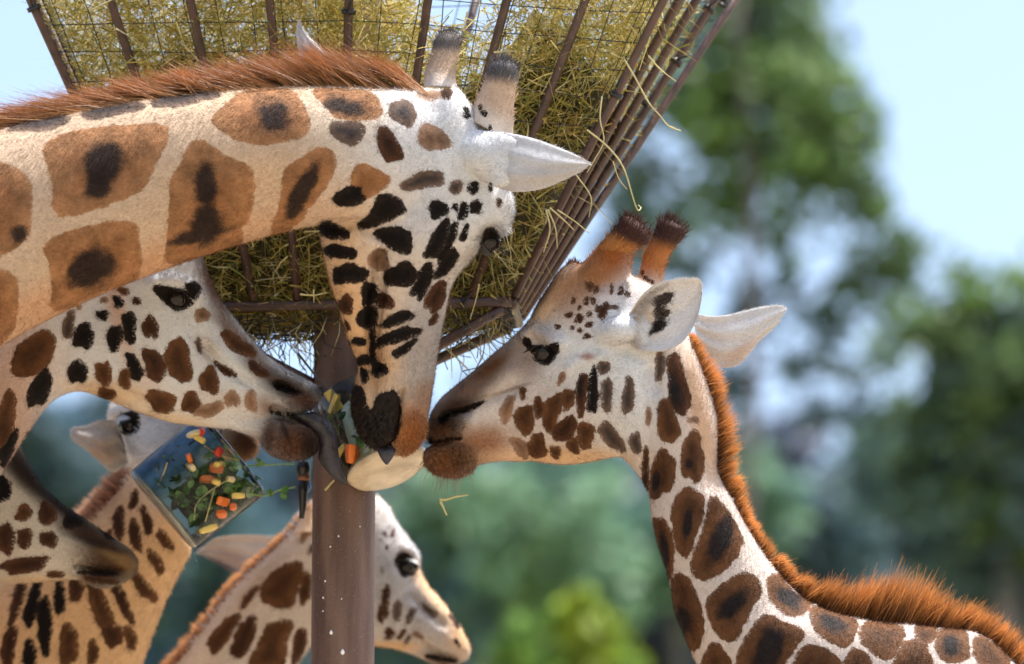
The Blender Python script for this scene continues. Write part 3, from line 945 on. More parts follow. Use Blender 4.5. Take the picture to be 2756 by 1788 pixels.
G1 = dict(
    label='largest giraffe, golden neck stretched over the others and head hanging down to the ice', seed=5,
    foot=(-2.7, 10.8), chest=(-2.75, 10.8, 2.85), heading=8, size=1.1, neckloft=0,
    lofts=[(g1_neck, ZS, 1.0), (g1_head, ZS, 0.92), ([(900, 760, 910, 900, -0.04, 0.06), (1030, 715, 1040, 950, -0.115, 0.075), (1150, 705, 1160, 962, -0.165, 0.062), (1250, 712, 1240, 982, -0.20, 0.04), (1345, 728, 1300, 1000, -0.23, 0.016), (1420, 780, 1390, 960, -0.24, 0.004)], Z1, 1.0)], coat=TAN, bodycoat=TAN,
    tints=[(ZS, 1180, 480, 260, 340, 0, WHITE, 1.0), (ZS, 1330, 480, 150, 260, 0, WHITE, 0.9), (ZS, 1000, 700, 190, 200, 0, CREAM, 0.8), (ZS, 960, 830, 110, 230, 0, (0.66, 0.47, 0.30), 0.75),  # cream and orange jaw tints hold warm light bounced off the ground
           (ZS, 1140, 960, 70, 200, 0, (0.42, 0.39, 0.38), 0.95), (ZS, 1090, 700, 120, 150, 0, WHITE, 0.55), (ZS, 1300, 690, 40, 60, 30, (0.40, 0.36, 0.33), 0.8),
           (ZS, 1108, 1165, 64, 90, 20, (0.40, 0.21, 0.085), 1.0), (ZS, 1145, 1060, 30, 40, 0, (0.36, 0.25, 0.18), 0.7), (ZS, 1000, 985, 45, 70, 0, (0.42, 0.27, 0.15), 0.7), (ZS, 1320, 640, 30, 40, 0, (0.10, 0.08, 0.08), 0.6),
           (ZS, 560, 250, 600, 40, -4, (0.64, 0.52, 0.40), 0.7), (ZS, 300, 760, 500, 60, -20, (0.58, 0.38, 0.24), 0.6), (ZS, 940, 320, 120, 70, 0, (0.64, 0.55, 0.46), 0.6), (ZS, 640, 480, 180, 60, -8, (0.58, 0.44, 0.31), 0.5)],
    spots=[(Z4, [(255, 480), (420, 410), (850, 375), (895, 450), (830, 580), (800, 660), (720, 740), (480, 830), (330, 858), (290, 800), (292, 690), (255, 570)], 'n'),
           (Z4, [(1030, 480), (1090, 465), (1200, 540), (1355, 630), (1340, 860), (1290, 930), (1295, 1020), (1100, 1075), (915, 1112), (908, 1000), (920, 850), (925, 690), (970, 600)], 'n'),
           (Z4, [(1200, 290), (1330, 195), (1560, 190), (1640, 300), (1660, 400), (1560, 450), (1400, 470), (1260, 440), (1150, 350)], 'n'),
           (Z4, [(1700, 185), (1900, 190), (2020, 220), (2045, 320), (1950, 342), (1820, 330), (1740, 250)], 'n'),
           (Z4, 1875, 412, 95, 58, 20, 'g'), (Z4, 2170, 310, 80, 55, 30, 'g'), (Z4, 2095, 485, 58, 92, -25, 'd'),
           (Z4, [(1540, 620), (1640, 550), (1720, 500), (1790, 530), (1800, 600), (1740, 720), (1650, 820), (1600, 900), (1470, 958), (1500, 850), (1530, 720)], 'n'),
           (Z4, [(1910, 620), (1960, 590), (2090, 660), (2060, 710), (1950, 770), (1900, 700)], 'n'), (Z4, 1908, 742, 108, 56, -35, 'k'),
           (Z4, [(2040, 760), (2110, 750), (2180, 830), (2080, 890), (1960, 932), (1930, 905), (1990, 860)], 'k'),
           (Z4, [(240, 1040), (330, 970), (560, 910), (700, 900), (740, 960), (740, 1180), (560, 1260), (300, 1368), (290, 1240), (270, 1100)], 'n'),
           (Z4, [(-100, 600), (140, 650), (160, 850), (140, 980), (0, 1070), (-100, 1070)], 'n'), (Z4, [(-100, 1190), (80, 1200), (75, 1440), (0, 1544), (-100, 1600)], 'n'),
           (Z4, 225, 362, 165, 34, -12, 'g'), (Z4, 600, 288, 172, 38, -10, 'g'), (Z4, 990, 228, 180, 36, -6, 'g'), (Z4, 2310, 215, 70, 22, 5, 'f'), (Z1, 930, 745, 80, 62, 10, 'f'),
           (Z1, 880, 975, 108, 44, -12, 'g'), (Z1, 960, 1130, 54, 42, -15, 'k'), (Z1, [(615, 1262), (700, 1228), (800, 1255), (805, 1362), (720, 1345)], 'k'),
           (Z1, 955, 1297, 42, 108, 28, 'k'), (Z1, 1033, 1262, 20, 62, 20, 'k'), (Z1, 990, 1368, 24, 62, 32, 'k'), (Z1, 1095, 1142, 20, 46, 12, 'k'), (Z1, 1050, 1117, 15, 22, 0, 'k'),
           (Z1, 1160, 1117, 25, 38, 10, 'k'), (Z1, 1055, 1010, 30, 34, 0, 'g'), (Z1, 1145, 1010, 26, 36, 30, 'k'), (Z1, 1100, 1257, 13, 42, 15, 'k'), (Z1, 395, 1245, 85, 40, 15, 'k'),
           (Z1, 430, 1357, 82, 36, 10, 'k'), (Z1, 480, 1477, 86, 54, -8, 'k'), (Z1, 640, 1402, 48, 62, -20, 'f'), (Z1, 760, 1482, 88, 60, -25, 'k'), (Z1, 1005, 1420, 30, 96, 32, 'k'),
           (Z1, 872, 1502, 30, 92, 30, 'k'), (Z1, 1285, 1092, 12, 26, 0, 'd'), (Z1, 1240, 1008, 10, 18, 0, 'k'), (Z1, 1110, 610, 18, 30, 0, 'k'), (Z1, 1185, 642, 10, 20, 0, 'k'),
           (Z1, 1195, 572, 14, 14, 0, 'k'), (Z1, 1000, 500, 30, 34, -30, 'd'), (Z1, 1215, 680, 14, 16, 0, 'k'),
           (ZS, [(1016, 800), (1026, 800), (1012, 860), (1006, 920), (1010, 975), (1000, 975), (997, 920), (1002, 860)], 'k'),  # black line paints the shadow into the jaw groove
           (Z1, [(1195, 1310), (1215, 1245), (1255, 1232), (1290, 1290), (1270, 1345), (1225, 1375), (1165, 1392), (1185, 1345)], 'k'),
           (Z2, 1345, 402, 42, 92, 26, 'd'), (Z2, 1275, 330, 30, 86, 24, 'k'), (Z2, 862, 442, 38, 46, 15, 'd'), (Z2, 985, 382, 38, 66, 0, 'k'), (Z2, 975, 512, 50, 56, 0, 'k'),
           (Z2, 1075, 422, 32, 46, -35, 'd'), (Z2, 1140, 520, 96, 27, -24, 'k'), (Z2, 1140, 612, 122, 33, -22, 'k'), (Z2, 1172, 682, 70, 20, -38, 'k'), (Z2, 930, 642, 40, 20, 10, 'k'),
           (Z2, 962, 742, 36, 28, 0, 'k'), (Z2, 1040, 792, 40, 38, 10, 'k'), (Z2, 960, 822, 18, 40, -10, 'k'), (Z2, 1332, 522, 20, 40, 40, 'd'), (Z2, 870, 560, 14, 30, -20, 'd'),
           (Z2, [(915, 880), (950, 900), (975, 985), (1003, 1005), (1030, 950), (1070, 915), (1135, 925), (1155, 1040), (1135, 1140), (1065, 1212), (985, 1205), (925, 1140), (888, 1050), (888, 950)], 'k')],
    blotch=[(Z4, 560, 570, 105, 110, 15, BLACK, 0.85), (Z4, 530, 690, 70, 70, 0, BLACK, 0.9), (Z4, 1110, 690, 65, 130, 0, BLACK, 0.75), (Z4, 1115, 900, 75, 130, 10, BLACK, 0.8), (Z4, 1060, 970, 190, 40, -12, BLACK, 0.7),
            (Z4, 1480, 330, 120, 110, 35, BLACK, 0.62), (Z4, 1850, 275, 150, 60, 12, BLACK, 0.6), (Z4, 1630, 730, 45, 160, 28, BLACK, 0.9), (Z4, 490, 1140, 130, 95, -25, BLACK, 0.88),
            (Z4, 100, 960, 60, 60, 0, BLACK, 0.6), (Z4, 430, 1210, 120, 50, -20, BLACK, 0.5)],
    wet=[(Z2, 1020, 1080, 140, 170, 0, 0.7)], rough=[(Z2, 1020, 1090, 120, 130, 0, 0.0026), (Z2, 1200, 1120, 80, 110, 0, 0.0006)],
    feats=[('line', ZS, [(1024, 690), (1022, 770), (1008, 850), (1000, 920), (1004, 980)], 15, -0.030), ('line', ZS, [(1022, 700), (1015, 800), (1003, 900), (1004, 985)], 45, -0.012),
           ('line', ZS, [(1085, 760), (1060, 860), (1045, 960)], 30, 0.010), ('line', ZS, [(930, 760), (955, 880), (975, 970)], 25, 0.006),
           ('ell', ZS, 1345, 545, 55, 80, 20, 0.018), ('ell', ZS, 1318, 648, 32, 38, 20, -0.016), ('line', ZS, [(1240, 560), (1190, 720), (1160, 850)], 35, -0.008),
           ('ell', ZS, 1120, 640, 110, 110, 0, 0.016), ('line', ZS, [(880, 610), (960, 606), (1020, 640)], 16, -0.012),
           ('line', ZS, [(1085, 1055), (1078, 1120), (1065, 1190), (1040, 1212)], 9, -0.016), ('ell', ZS, 1010, 1120, 55, 75, 0, 0.010), ('ell', ZS, 1112, 1160, 45, 60, 10, 0.012),
           ('ell', ZS, 1004, 1050, 14, 40, 0, -0.010), ('ell', ZS, 1220, 245, 60, 45, 20, 0.020), ('line', ZS, [(1165, 300), (1130, 420), (1100, 540)], 40, -0.010),
           ('ell', ZS, 1260, 420, 70, 90, 0, 0.012), ('line', ZS, [(1130, 900), (1120, 1000), (1110, 1060)], 14, -0.006)],
    fur=150000, furlen=0.0085, voxel=0.0043)
r1, b1, o1 = giraffe(G1)
ear(r1, [(1040, 770, 1050, 890, -0.04), (1110, 735, 1125, 935, -0.11), (1200, 712, 1205, 965, -0.185), (1300, 712, 1240, 990, -0.212), (1450, 740, 1350, 1032, -0.242), (1600, 792, 1500, 1022, -0.262), (1700, 835, 1640, 968, -0.265), (1752, 862, 1735, 920, -0.26), (1776, 880, 1776, 888, -0.255)],
    Z1, -0.16, (0.60, 0.60, 0.62), tints=[(Z1, 1500, 960, 300, 60, -15, (0.5, 0.47, 0.46), 0.6)])  # grey tint paints the shaded lower half of the ear
ear(r1, [(215, 330, 440, 360, -0.07), (212, 262, 370, 300, -0.06), (202, 200, 290, 228, -0.05), (203, 150, 240, 170, -0.045), (208, 118, 214, 120, -0.045)], Z1, -0.2, (0.64, 0.61, 0.60))
cone1 = dict(coat=(0.58, 0.50, 0.44), spots=[(Z1, 1185, 575, 12, 16, 0, 'k'), (Z1, 1205, 612, 14, 14, 0, 'k'), (Z1, 1240, 690, 12, 16, 0, 'k')], seed=3)
ossicone(r1, [(880, 470, 1060, 470, -0.03, 0.05), (888, 380, 1052, 405, -0.02, 0.038), (915, 300, 1066, 320, -0.01, 0.033), (930, 240, 1080, 250, 0.0, 0.034), (952, 195, 1086, 208, 0.005, 0.032), (985, 172, 1058, 178, 0.008, 0.018), (1010, 166, 1030, 167, 0.01, 0.004)],
         Z1, cone1, 900, 0.42, (0.10, 0.085, 0.08), (0.38, 0.27, 0.19), 0.014)
ossicone(r1, [(1120, 640, 1350, 760, -0.14, 0.05), (1145, 580, 1362, 690, -0.14, 0.045), (1172, 520, 1366, 580, -0.14, 0.036), (1200, 455, 1374, 490, -0.14, 0.034), (1220, 400, 1386, 420, -0.14, 0.036), (1238, 350, 1384, 362, -0.14, 0.033), (1275, 326, 1345, 328, -0.14, 0.016), (1300, 320, 1318, 320, -0.14, 0.004)],
         Z1, cone1, 1300, 0.36, (0.075, 0.07, 0.075), (0.48, 0.35, 0.26), 0.016)
put_eye(r1, b1, Z1, 1222, 1300, 0.027, 0.62, tilt=-0.9, cover=0.4, lash=70, lashdir=(0.5, 0.5), face=0.5)
mane(r1, [(-120, 375), (0, 345), (200, 300), (350, 275), (550, 247), (750, 234), (950, 232), (1080, 236), (1155, 250)], [(-190, 338), (-60, 305), (120, 266), (300, 222), (500, 186), (690, 150), (830, 131), (1000, 154), (1150, 194)],
     [-0.30, -0.27, -0.25, -0.22, -0.20, -0.18, -0.17, -0.15], 13000, 0.020, c1=(0.36, 0.19, 0.085), c2=(0.30, 0.105, 0.03), width=0.0008, clump=0.9, lean=-0.085)
tg = loft_obj('tongue', [(1030, 1190, 1140, 1180, 0.03, 0.012), (1034, 1235, 1134, 1222, 0.015, 0.010), (1056, 1278, 1112, 1268, 0.01, 0.007), (1076, 1302, 1088, 1302, 0.008, 0.003)], Z2, M_TONGUE, r1)

beard(r1, Z2, 1000, 1080, 165, 165, 0, 500, 0.009, (0.0, -0.5, 0), 0.35)
beard(r1, Z2, 1210, 1130, 90, 130, 10, 3500, 0.008, (0.1, -0.5, 0), 0.25)
beard(r1, Z1, 1290, 1280, 60, 90, 0, 900, 0.012, (0.4, -0.1, 0), 0.5)

# 2 : head level from the left under the big neck, mouth open at the ice
g2_top = [(1752, 690, 1742, 718, 0.20, 0.010), (1690, 668, 1690, 778, 0.20, 0.034), (1620, 632, 1600, 832, 0.195, 0.048), (1530, 582, 1480, 850, 0.19, 0.055), (1430, 508, 1360, 895, 0.18, 0.058), (1340, 412, 1200, 905, 0.17, 0.064),
          (1250, 298, 1010, 885, 0.16, 0.076), (1175, 190, 850, 850, 0.15, 0.092), (1112, 50, 700, 800, 0.14, 0.105), (1050, -100, 560, 745, 0.13, 0.112), (900, -230, 440, 705, 0.12, 0.11), (650, -250, 330, 730, 0.12, 0.10),
          (350, -150, 240, 800, 0.12, 0.10), (50, 100, 150, 930, 0.12, 0.105), (-200, 350, 30, 1110, 0.12, 0.11), (-450, 650, -150, 1350, 0.13, 0.12), (-800, 1100, -380, 1700, 0.14, 0.14)]
g2_chin = [(1722, 975, 1718, 1005, 0.185, 0.010), (1708, 935, 1698, 1035, 0.185, 0.032), (1660, 878, 1640, 1070, 0.185, 0.044), (1570, 842, 1540, 1073, 0.185, 0.047), (1480, 838, 1440, 1035, 0.185, 0.044), (1400, 835, 1385, 960, 0.18, 0.038), (1200, 820, 1200, 895, 0.17, 0.03)]
G2 = dict(
    label='giraffe with white black-spotted cheek, open mouth and tongue on the ice, under the golden neck', seed=8,
    foot=(-2.1, 12.3), chest=(-2.2, 12.3, 2.5), heading=5, size=1.0, neckloft=0,
    lofts=[(g2_top, Z5, 0.95), (g2_chin, Z5, 1.0)], coat=WHITE, bodycoat=TAN,
    tints=[(Z5, 60, 620, 230, 300, 20, PINK, 0.8), (Z5, 20, 950, 200, 250, 0, (0.50, 0.36, 0.27), 0.8), (Z5, 640, 300, 50, 260, -12, (0.58, 0.38, 0.27), 0.6), (Z5, 600, 720, 250, 70, 10, (0.66, 0.50, 0.33), 0.8), (Z5, 900, 860, 250, 60, 8, (0.66, 0.52, 0.36), 0.7),  # orange tints along the lower jaw paint the glow from the ground
           (Z5, 1150, 150, 55, 240, -25, (0.19, 0.11, 0.075), 0.95), (Z5, 1300, 440, 210, 42, 45, (0.23, 0.145, 0.10), 0.85), (Z5, 1400, 590, 110, 45, 35, (0.17, 0.10, 0.07), 0.85), (Z5, 1540, 680, 140, 75, 25, (0.075, 0.042, 0.03), 1.0), (Z5, 1420, 780, 70, 60, 20, (0.34, 0.25, 0.21), 0.7),
           (Z5, 1640, 750, 90, 55, 10, (0.17, 0.085, 0.055), 0.95), (Z5, 1740, 700, 50, 40, 0, (0.02, 0.015, 0.015), 1.0), (Z5, 1590, 980, 225, 190, 0, (0.17, 0.085, 0.050), 1.0), (Z5, 1450, 940, 40, 80, 10, (0.10, 0.045, 0.025), 0.8), (Z5, 1540, 930, 14, 80, -20, (0.04, 0.02, 0.015), 0.8), (Z5, 1670, 1000, 55, 80, 0, (0.028, 0.015, 0.01), 0.85),
           (Z5, 1180, 760, 250, 80, 10, (0.62, 0.54, 0.48), 0.5), (Z5, 940, 205, 130, 65, 15, KDARK, 0.0), (Z5, 800, 600, 90, 120, 0, (0.62, 0.47, 0.36), 0.4), (Z5, 1460, 800, 60, 25, 20, (0.3, 0.2, 0.15), 0.6), (Z5, 1120, 480, 60, 90, -30, (0.5, 0.44, 0.41), 0.6)],
    spots=[(Z5, 452, 410, 48, 70, 12, 'k'), (Z5, 552, 298, 33, 32, 0, 'k'), (Z5, 636, 228, 27, 36, -5, 'k'), (Z5, 738, 224, 26, 22, 10, 'd'), (Z5, 698, 362, 35, 78, -8, 'k'), (Z5, 620, 420, 38, 68, 0, 'k'), (Z5, 810, 365, 36, 62, -14, 'd'),
           (Z5, 724, 577, 30, 82, -16, 'k'), (Z5, 830, 565, 50, 90, -14, 'd'), (Z5, 373, 350, 26, 80, 8, 'g'), (Z5, [(78, 560), (110, 470), (235, 388), (287, 430), (270, 520), (200, 602), (90, 612)], 'b'), (Z5, 215, 690, 48, 110, 20, 'k'),
           (Z5, 420, 600, 46, 60, 0, 'k'), (Z5, 560, 612, 40, 62, 0, 'b'), (Z5, 675, 642, 30, 54, -8, 'b'), (Z5, 965, 545, 62, 124, -18, 'b'), (Z5, 1130, 650, 50, 68, -22, 'b'), (Z5, 872, 760, 82, 52, 12, 'b'), (Z5, 1030, 770, 44, 58, 8, 'b'),
           (Z5, 1125, 806, 82, 32, -18, 'f'), (Z5, 1250, 750, 36, 40, -10, 'f'), (Z5, 1352, 760, 30, 52, -15, 'f'), (Z5, 575, 722, 46, 28, 0, 'b'), (Z5, 32, 870, 46, 172, 6, 'b'), (Z5, 40, 1005, 34, 105, 22, 'k'),
           (Z5, 668, 168, 34, 22, 20, 'b'), (Z5, 560, 217, 20, 15, 0, 'f'), (Z5, 425, 250, 16, 15, 0, 'f'), (Z5, 1090, 300, 34, 34, 0, 'f'), (Z5, 1280, 455, 110, 34, 38, 'b'), (Z5, 1210, 590, 16, 70, -55, 'd'), (Z5, 1070, 465, 12, 34, -15, 'g'),  # slanting dark streak paints the shade of a cheek crease
           (Z5, 1540, 690, 60, 26, 25, 'k'), (Z5, [(828, 145), (900, 150), (985, 170), (1035, 225), (1020, 245), (960, 270), (915, 245), (870, 205)], 'k'), (Z5, 1040, 160, 35, 45, -20, 'k'), (Z5, 1390, 590, 55, 25, 38, 'd'), (Z5, 1590, 842, 110, 9, 10, 'k'), (Z5, 1690, 850, 50, 40, 0, 'k'), (Z5, 130, 1010, 20, 90, 22, 'd')],  # black marks at the lips paint the dark of the open mouth
    rough=[(Z5, 1560, 965, 150, 115, 0, 0.0026), (Z5, 1600, 740, 120, 60, 20, 0.0009)],
    wet=[(Z5, 1740, 700, 50, 40, 0, 0.7), (Z5, 1600, 700, 100, 60, 0, 0.3)],
    feats=[('line', Z5, [(1480, 812), (1560, 838), (1640, 850), (1720, 880)], 12, -0.022), ('line', Z5, [(1120, 490), (1170, 560), (1240, 600), (1330, 660)], 14, -0.009), ('line', Z5, [(1150, 460), (1260, 540), (1380, 610)], 22, 0.006),
           ('line', Z5, [(1490, 660), (1550, 695), (1615, 705)], 11, -0.018), ('line', Z5, [(1480, 630), (1570, 655), (1650, 685)], 12, 0.007), ('line', Z5, [(1520, 740), (1600, 755), (1690, 735)], 14, 0.007), ('ell', Z5, 945, 205, 70, 45, 15, -0.012), ('line', Z5, [(830, 120), (920, 110), (1010, 140), (1060, 200)], 18, 0.014), ('line', Z5, [(620, 690), (760, 790), (950, 850)], 20, 0.006),
           ('line', Z5, [(440, 700), (560, 690), (660, 690), (800, 790)], 14, -0.008), ('ell', Z5, 780, 520, 190, 160, 0, 0.010), ('line', Z5, [(1000, 260), (1060, 420), (1100, 480)], 25, -0.006), ('ell', Z5, 1560, 960, 80, 60, 0, 0.008),
           ('line', Z5, [(1420, 900), (1450, 960), (1440, 1020)], 10, -0.006), ('line', Z5, [(330, 500), (300, 700), (250, 820)], 30, -0.008), ('ell', Z5, 1580, 745, 60, 30, 15, 0.006)],
    fur=110000, furlen=0.007)
r2, b2, o2 = giraffe(G2)
put_eye(r2, b2, Z5, 945, 205, 0.027, 0.50, tilt=-0.30, cover=0.5, lash=70, lidtone=(0.40, 0.40, 0.42), face=0.25)
loft_obj('tongue', [(1560, 842, 1690, 815, 0.185, 0.03), (1670, 915, 1765, 850, 0.18, 0.03), (1722, 985, 1805, 930, 0.175, 0.024), (1712, 1070, 1822, 1030, 0.17, 0.016), (1762, 1145, 1835, 1110, 0.165, 0.012), (1815, 1190, 1858, 1170, 0.165, 0.008), (1856, 1212, 1864, 1206, 0.165, 0.003)], Z5, M_TONGUE, r2)

beard(r2, Z5, 1570, 960, 170, 125, 0, 3500, 0.006, (0.05, -0.5, 0), 0.22, shade=0.8)
beard(r2, Z5, 1620, 740, 120, 80, 20, 2500, 0.008, (0.3, -0.2, 0), 0.35)

# 3 : head from the right, chin on the ice
g3_top = [Z3(96, 1195) + Z3(115, 1262) + (0.17, 0.024), Z3(112, 1130) + Z3(210, 1262) + (0.17, 0.040), Z3(160, 1040) + Z3(330, 1290) + (0.165, 0.047), Z3(228, 977) + Z3(430, 1335) + (0.155, 0.051), Z3(340, 885) + Z3(560, 1345) + (0.14, 0.056),
          Z3(455, 785) + Z3(690, 1365) + (0.12, 0.066), Z3(565, 690) + Z3(840, 1380) + (0.10, 0.080), Z3(650, 600) + Z3(980, 1365) + (0.08, 0.098), Z3(745, 440) + Z3(1085, 1342) + (0.06, 0.106), Z3(858, 305) + Z3(1145, 1340) + (0.045, 0.106),
          Z3(1080, 330) + Z3(1180, 1372) + (0.03, 0.102), Z3(1310, 420) + Z3(1215, 1412) + (0.01, 0.096), Z3(1470, 620) + Z3(1250, 1455) + (0.0, 0.088), Z3(1585, 880) + Z3(1272, 1500) + (-0.01, 0.08), Z3(1660, 1130) + Z3(1296, 1544) + (-0.015, 0.078)]
g3_top += [Z6(690, 345) + Z6(308, 500) + (-0.02, 0.078), Z6(770, 510) + Z6(320, 620) + (-0.03, 0.08), Z6(860, 680) + Z6(350, 745) + (-0.035, 0.085), Z6(1000, 885) + Z6(415, 950) + (-0.04, 0.095), Z6(1200, 1075) + Z6(448, 1130) + (-0.045, 0.11),
           Z6(1500, 1170) + Z6(520, 1310) + (-0.05, 0.13), Z6(1900, 1212) + Z6(640, 1560) + (-0.055, 0.15), Z6(2150, 1255) + Z6(800, 1800) + (-0.06, 0.17), Z6(2350, 1430) + Z6(1000, 2100) + (-0.06, 0.20), Z6(2600, 1720) + Z6(1350, 2480) + (-0.06, 0.22)]
g3_chin = [(80, 1330, 86, 1378, 0.165, 0.014), (108, 1288, 130, 1420, 0.165, 0.036), (200, 1255, 212, 1448, 0.165, 0.043), (310, 1238, 315, 1440, 0.165, 0.042), (400, 1240, 372, 1385, 0.16, 0.040), (560, 1235, 490, 1362, 0.15, 0.040), (700, 1200, 640, 1366, 0.13, 0.03)]
zk = []
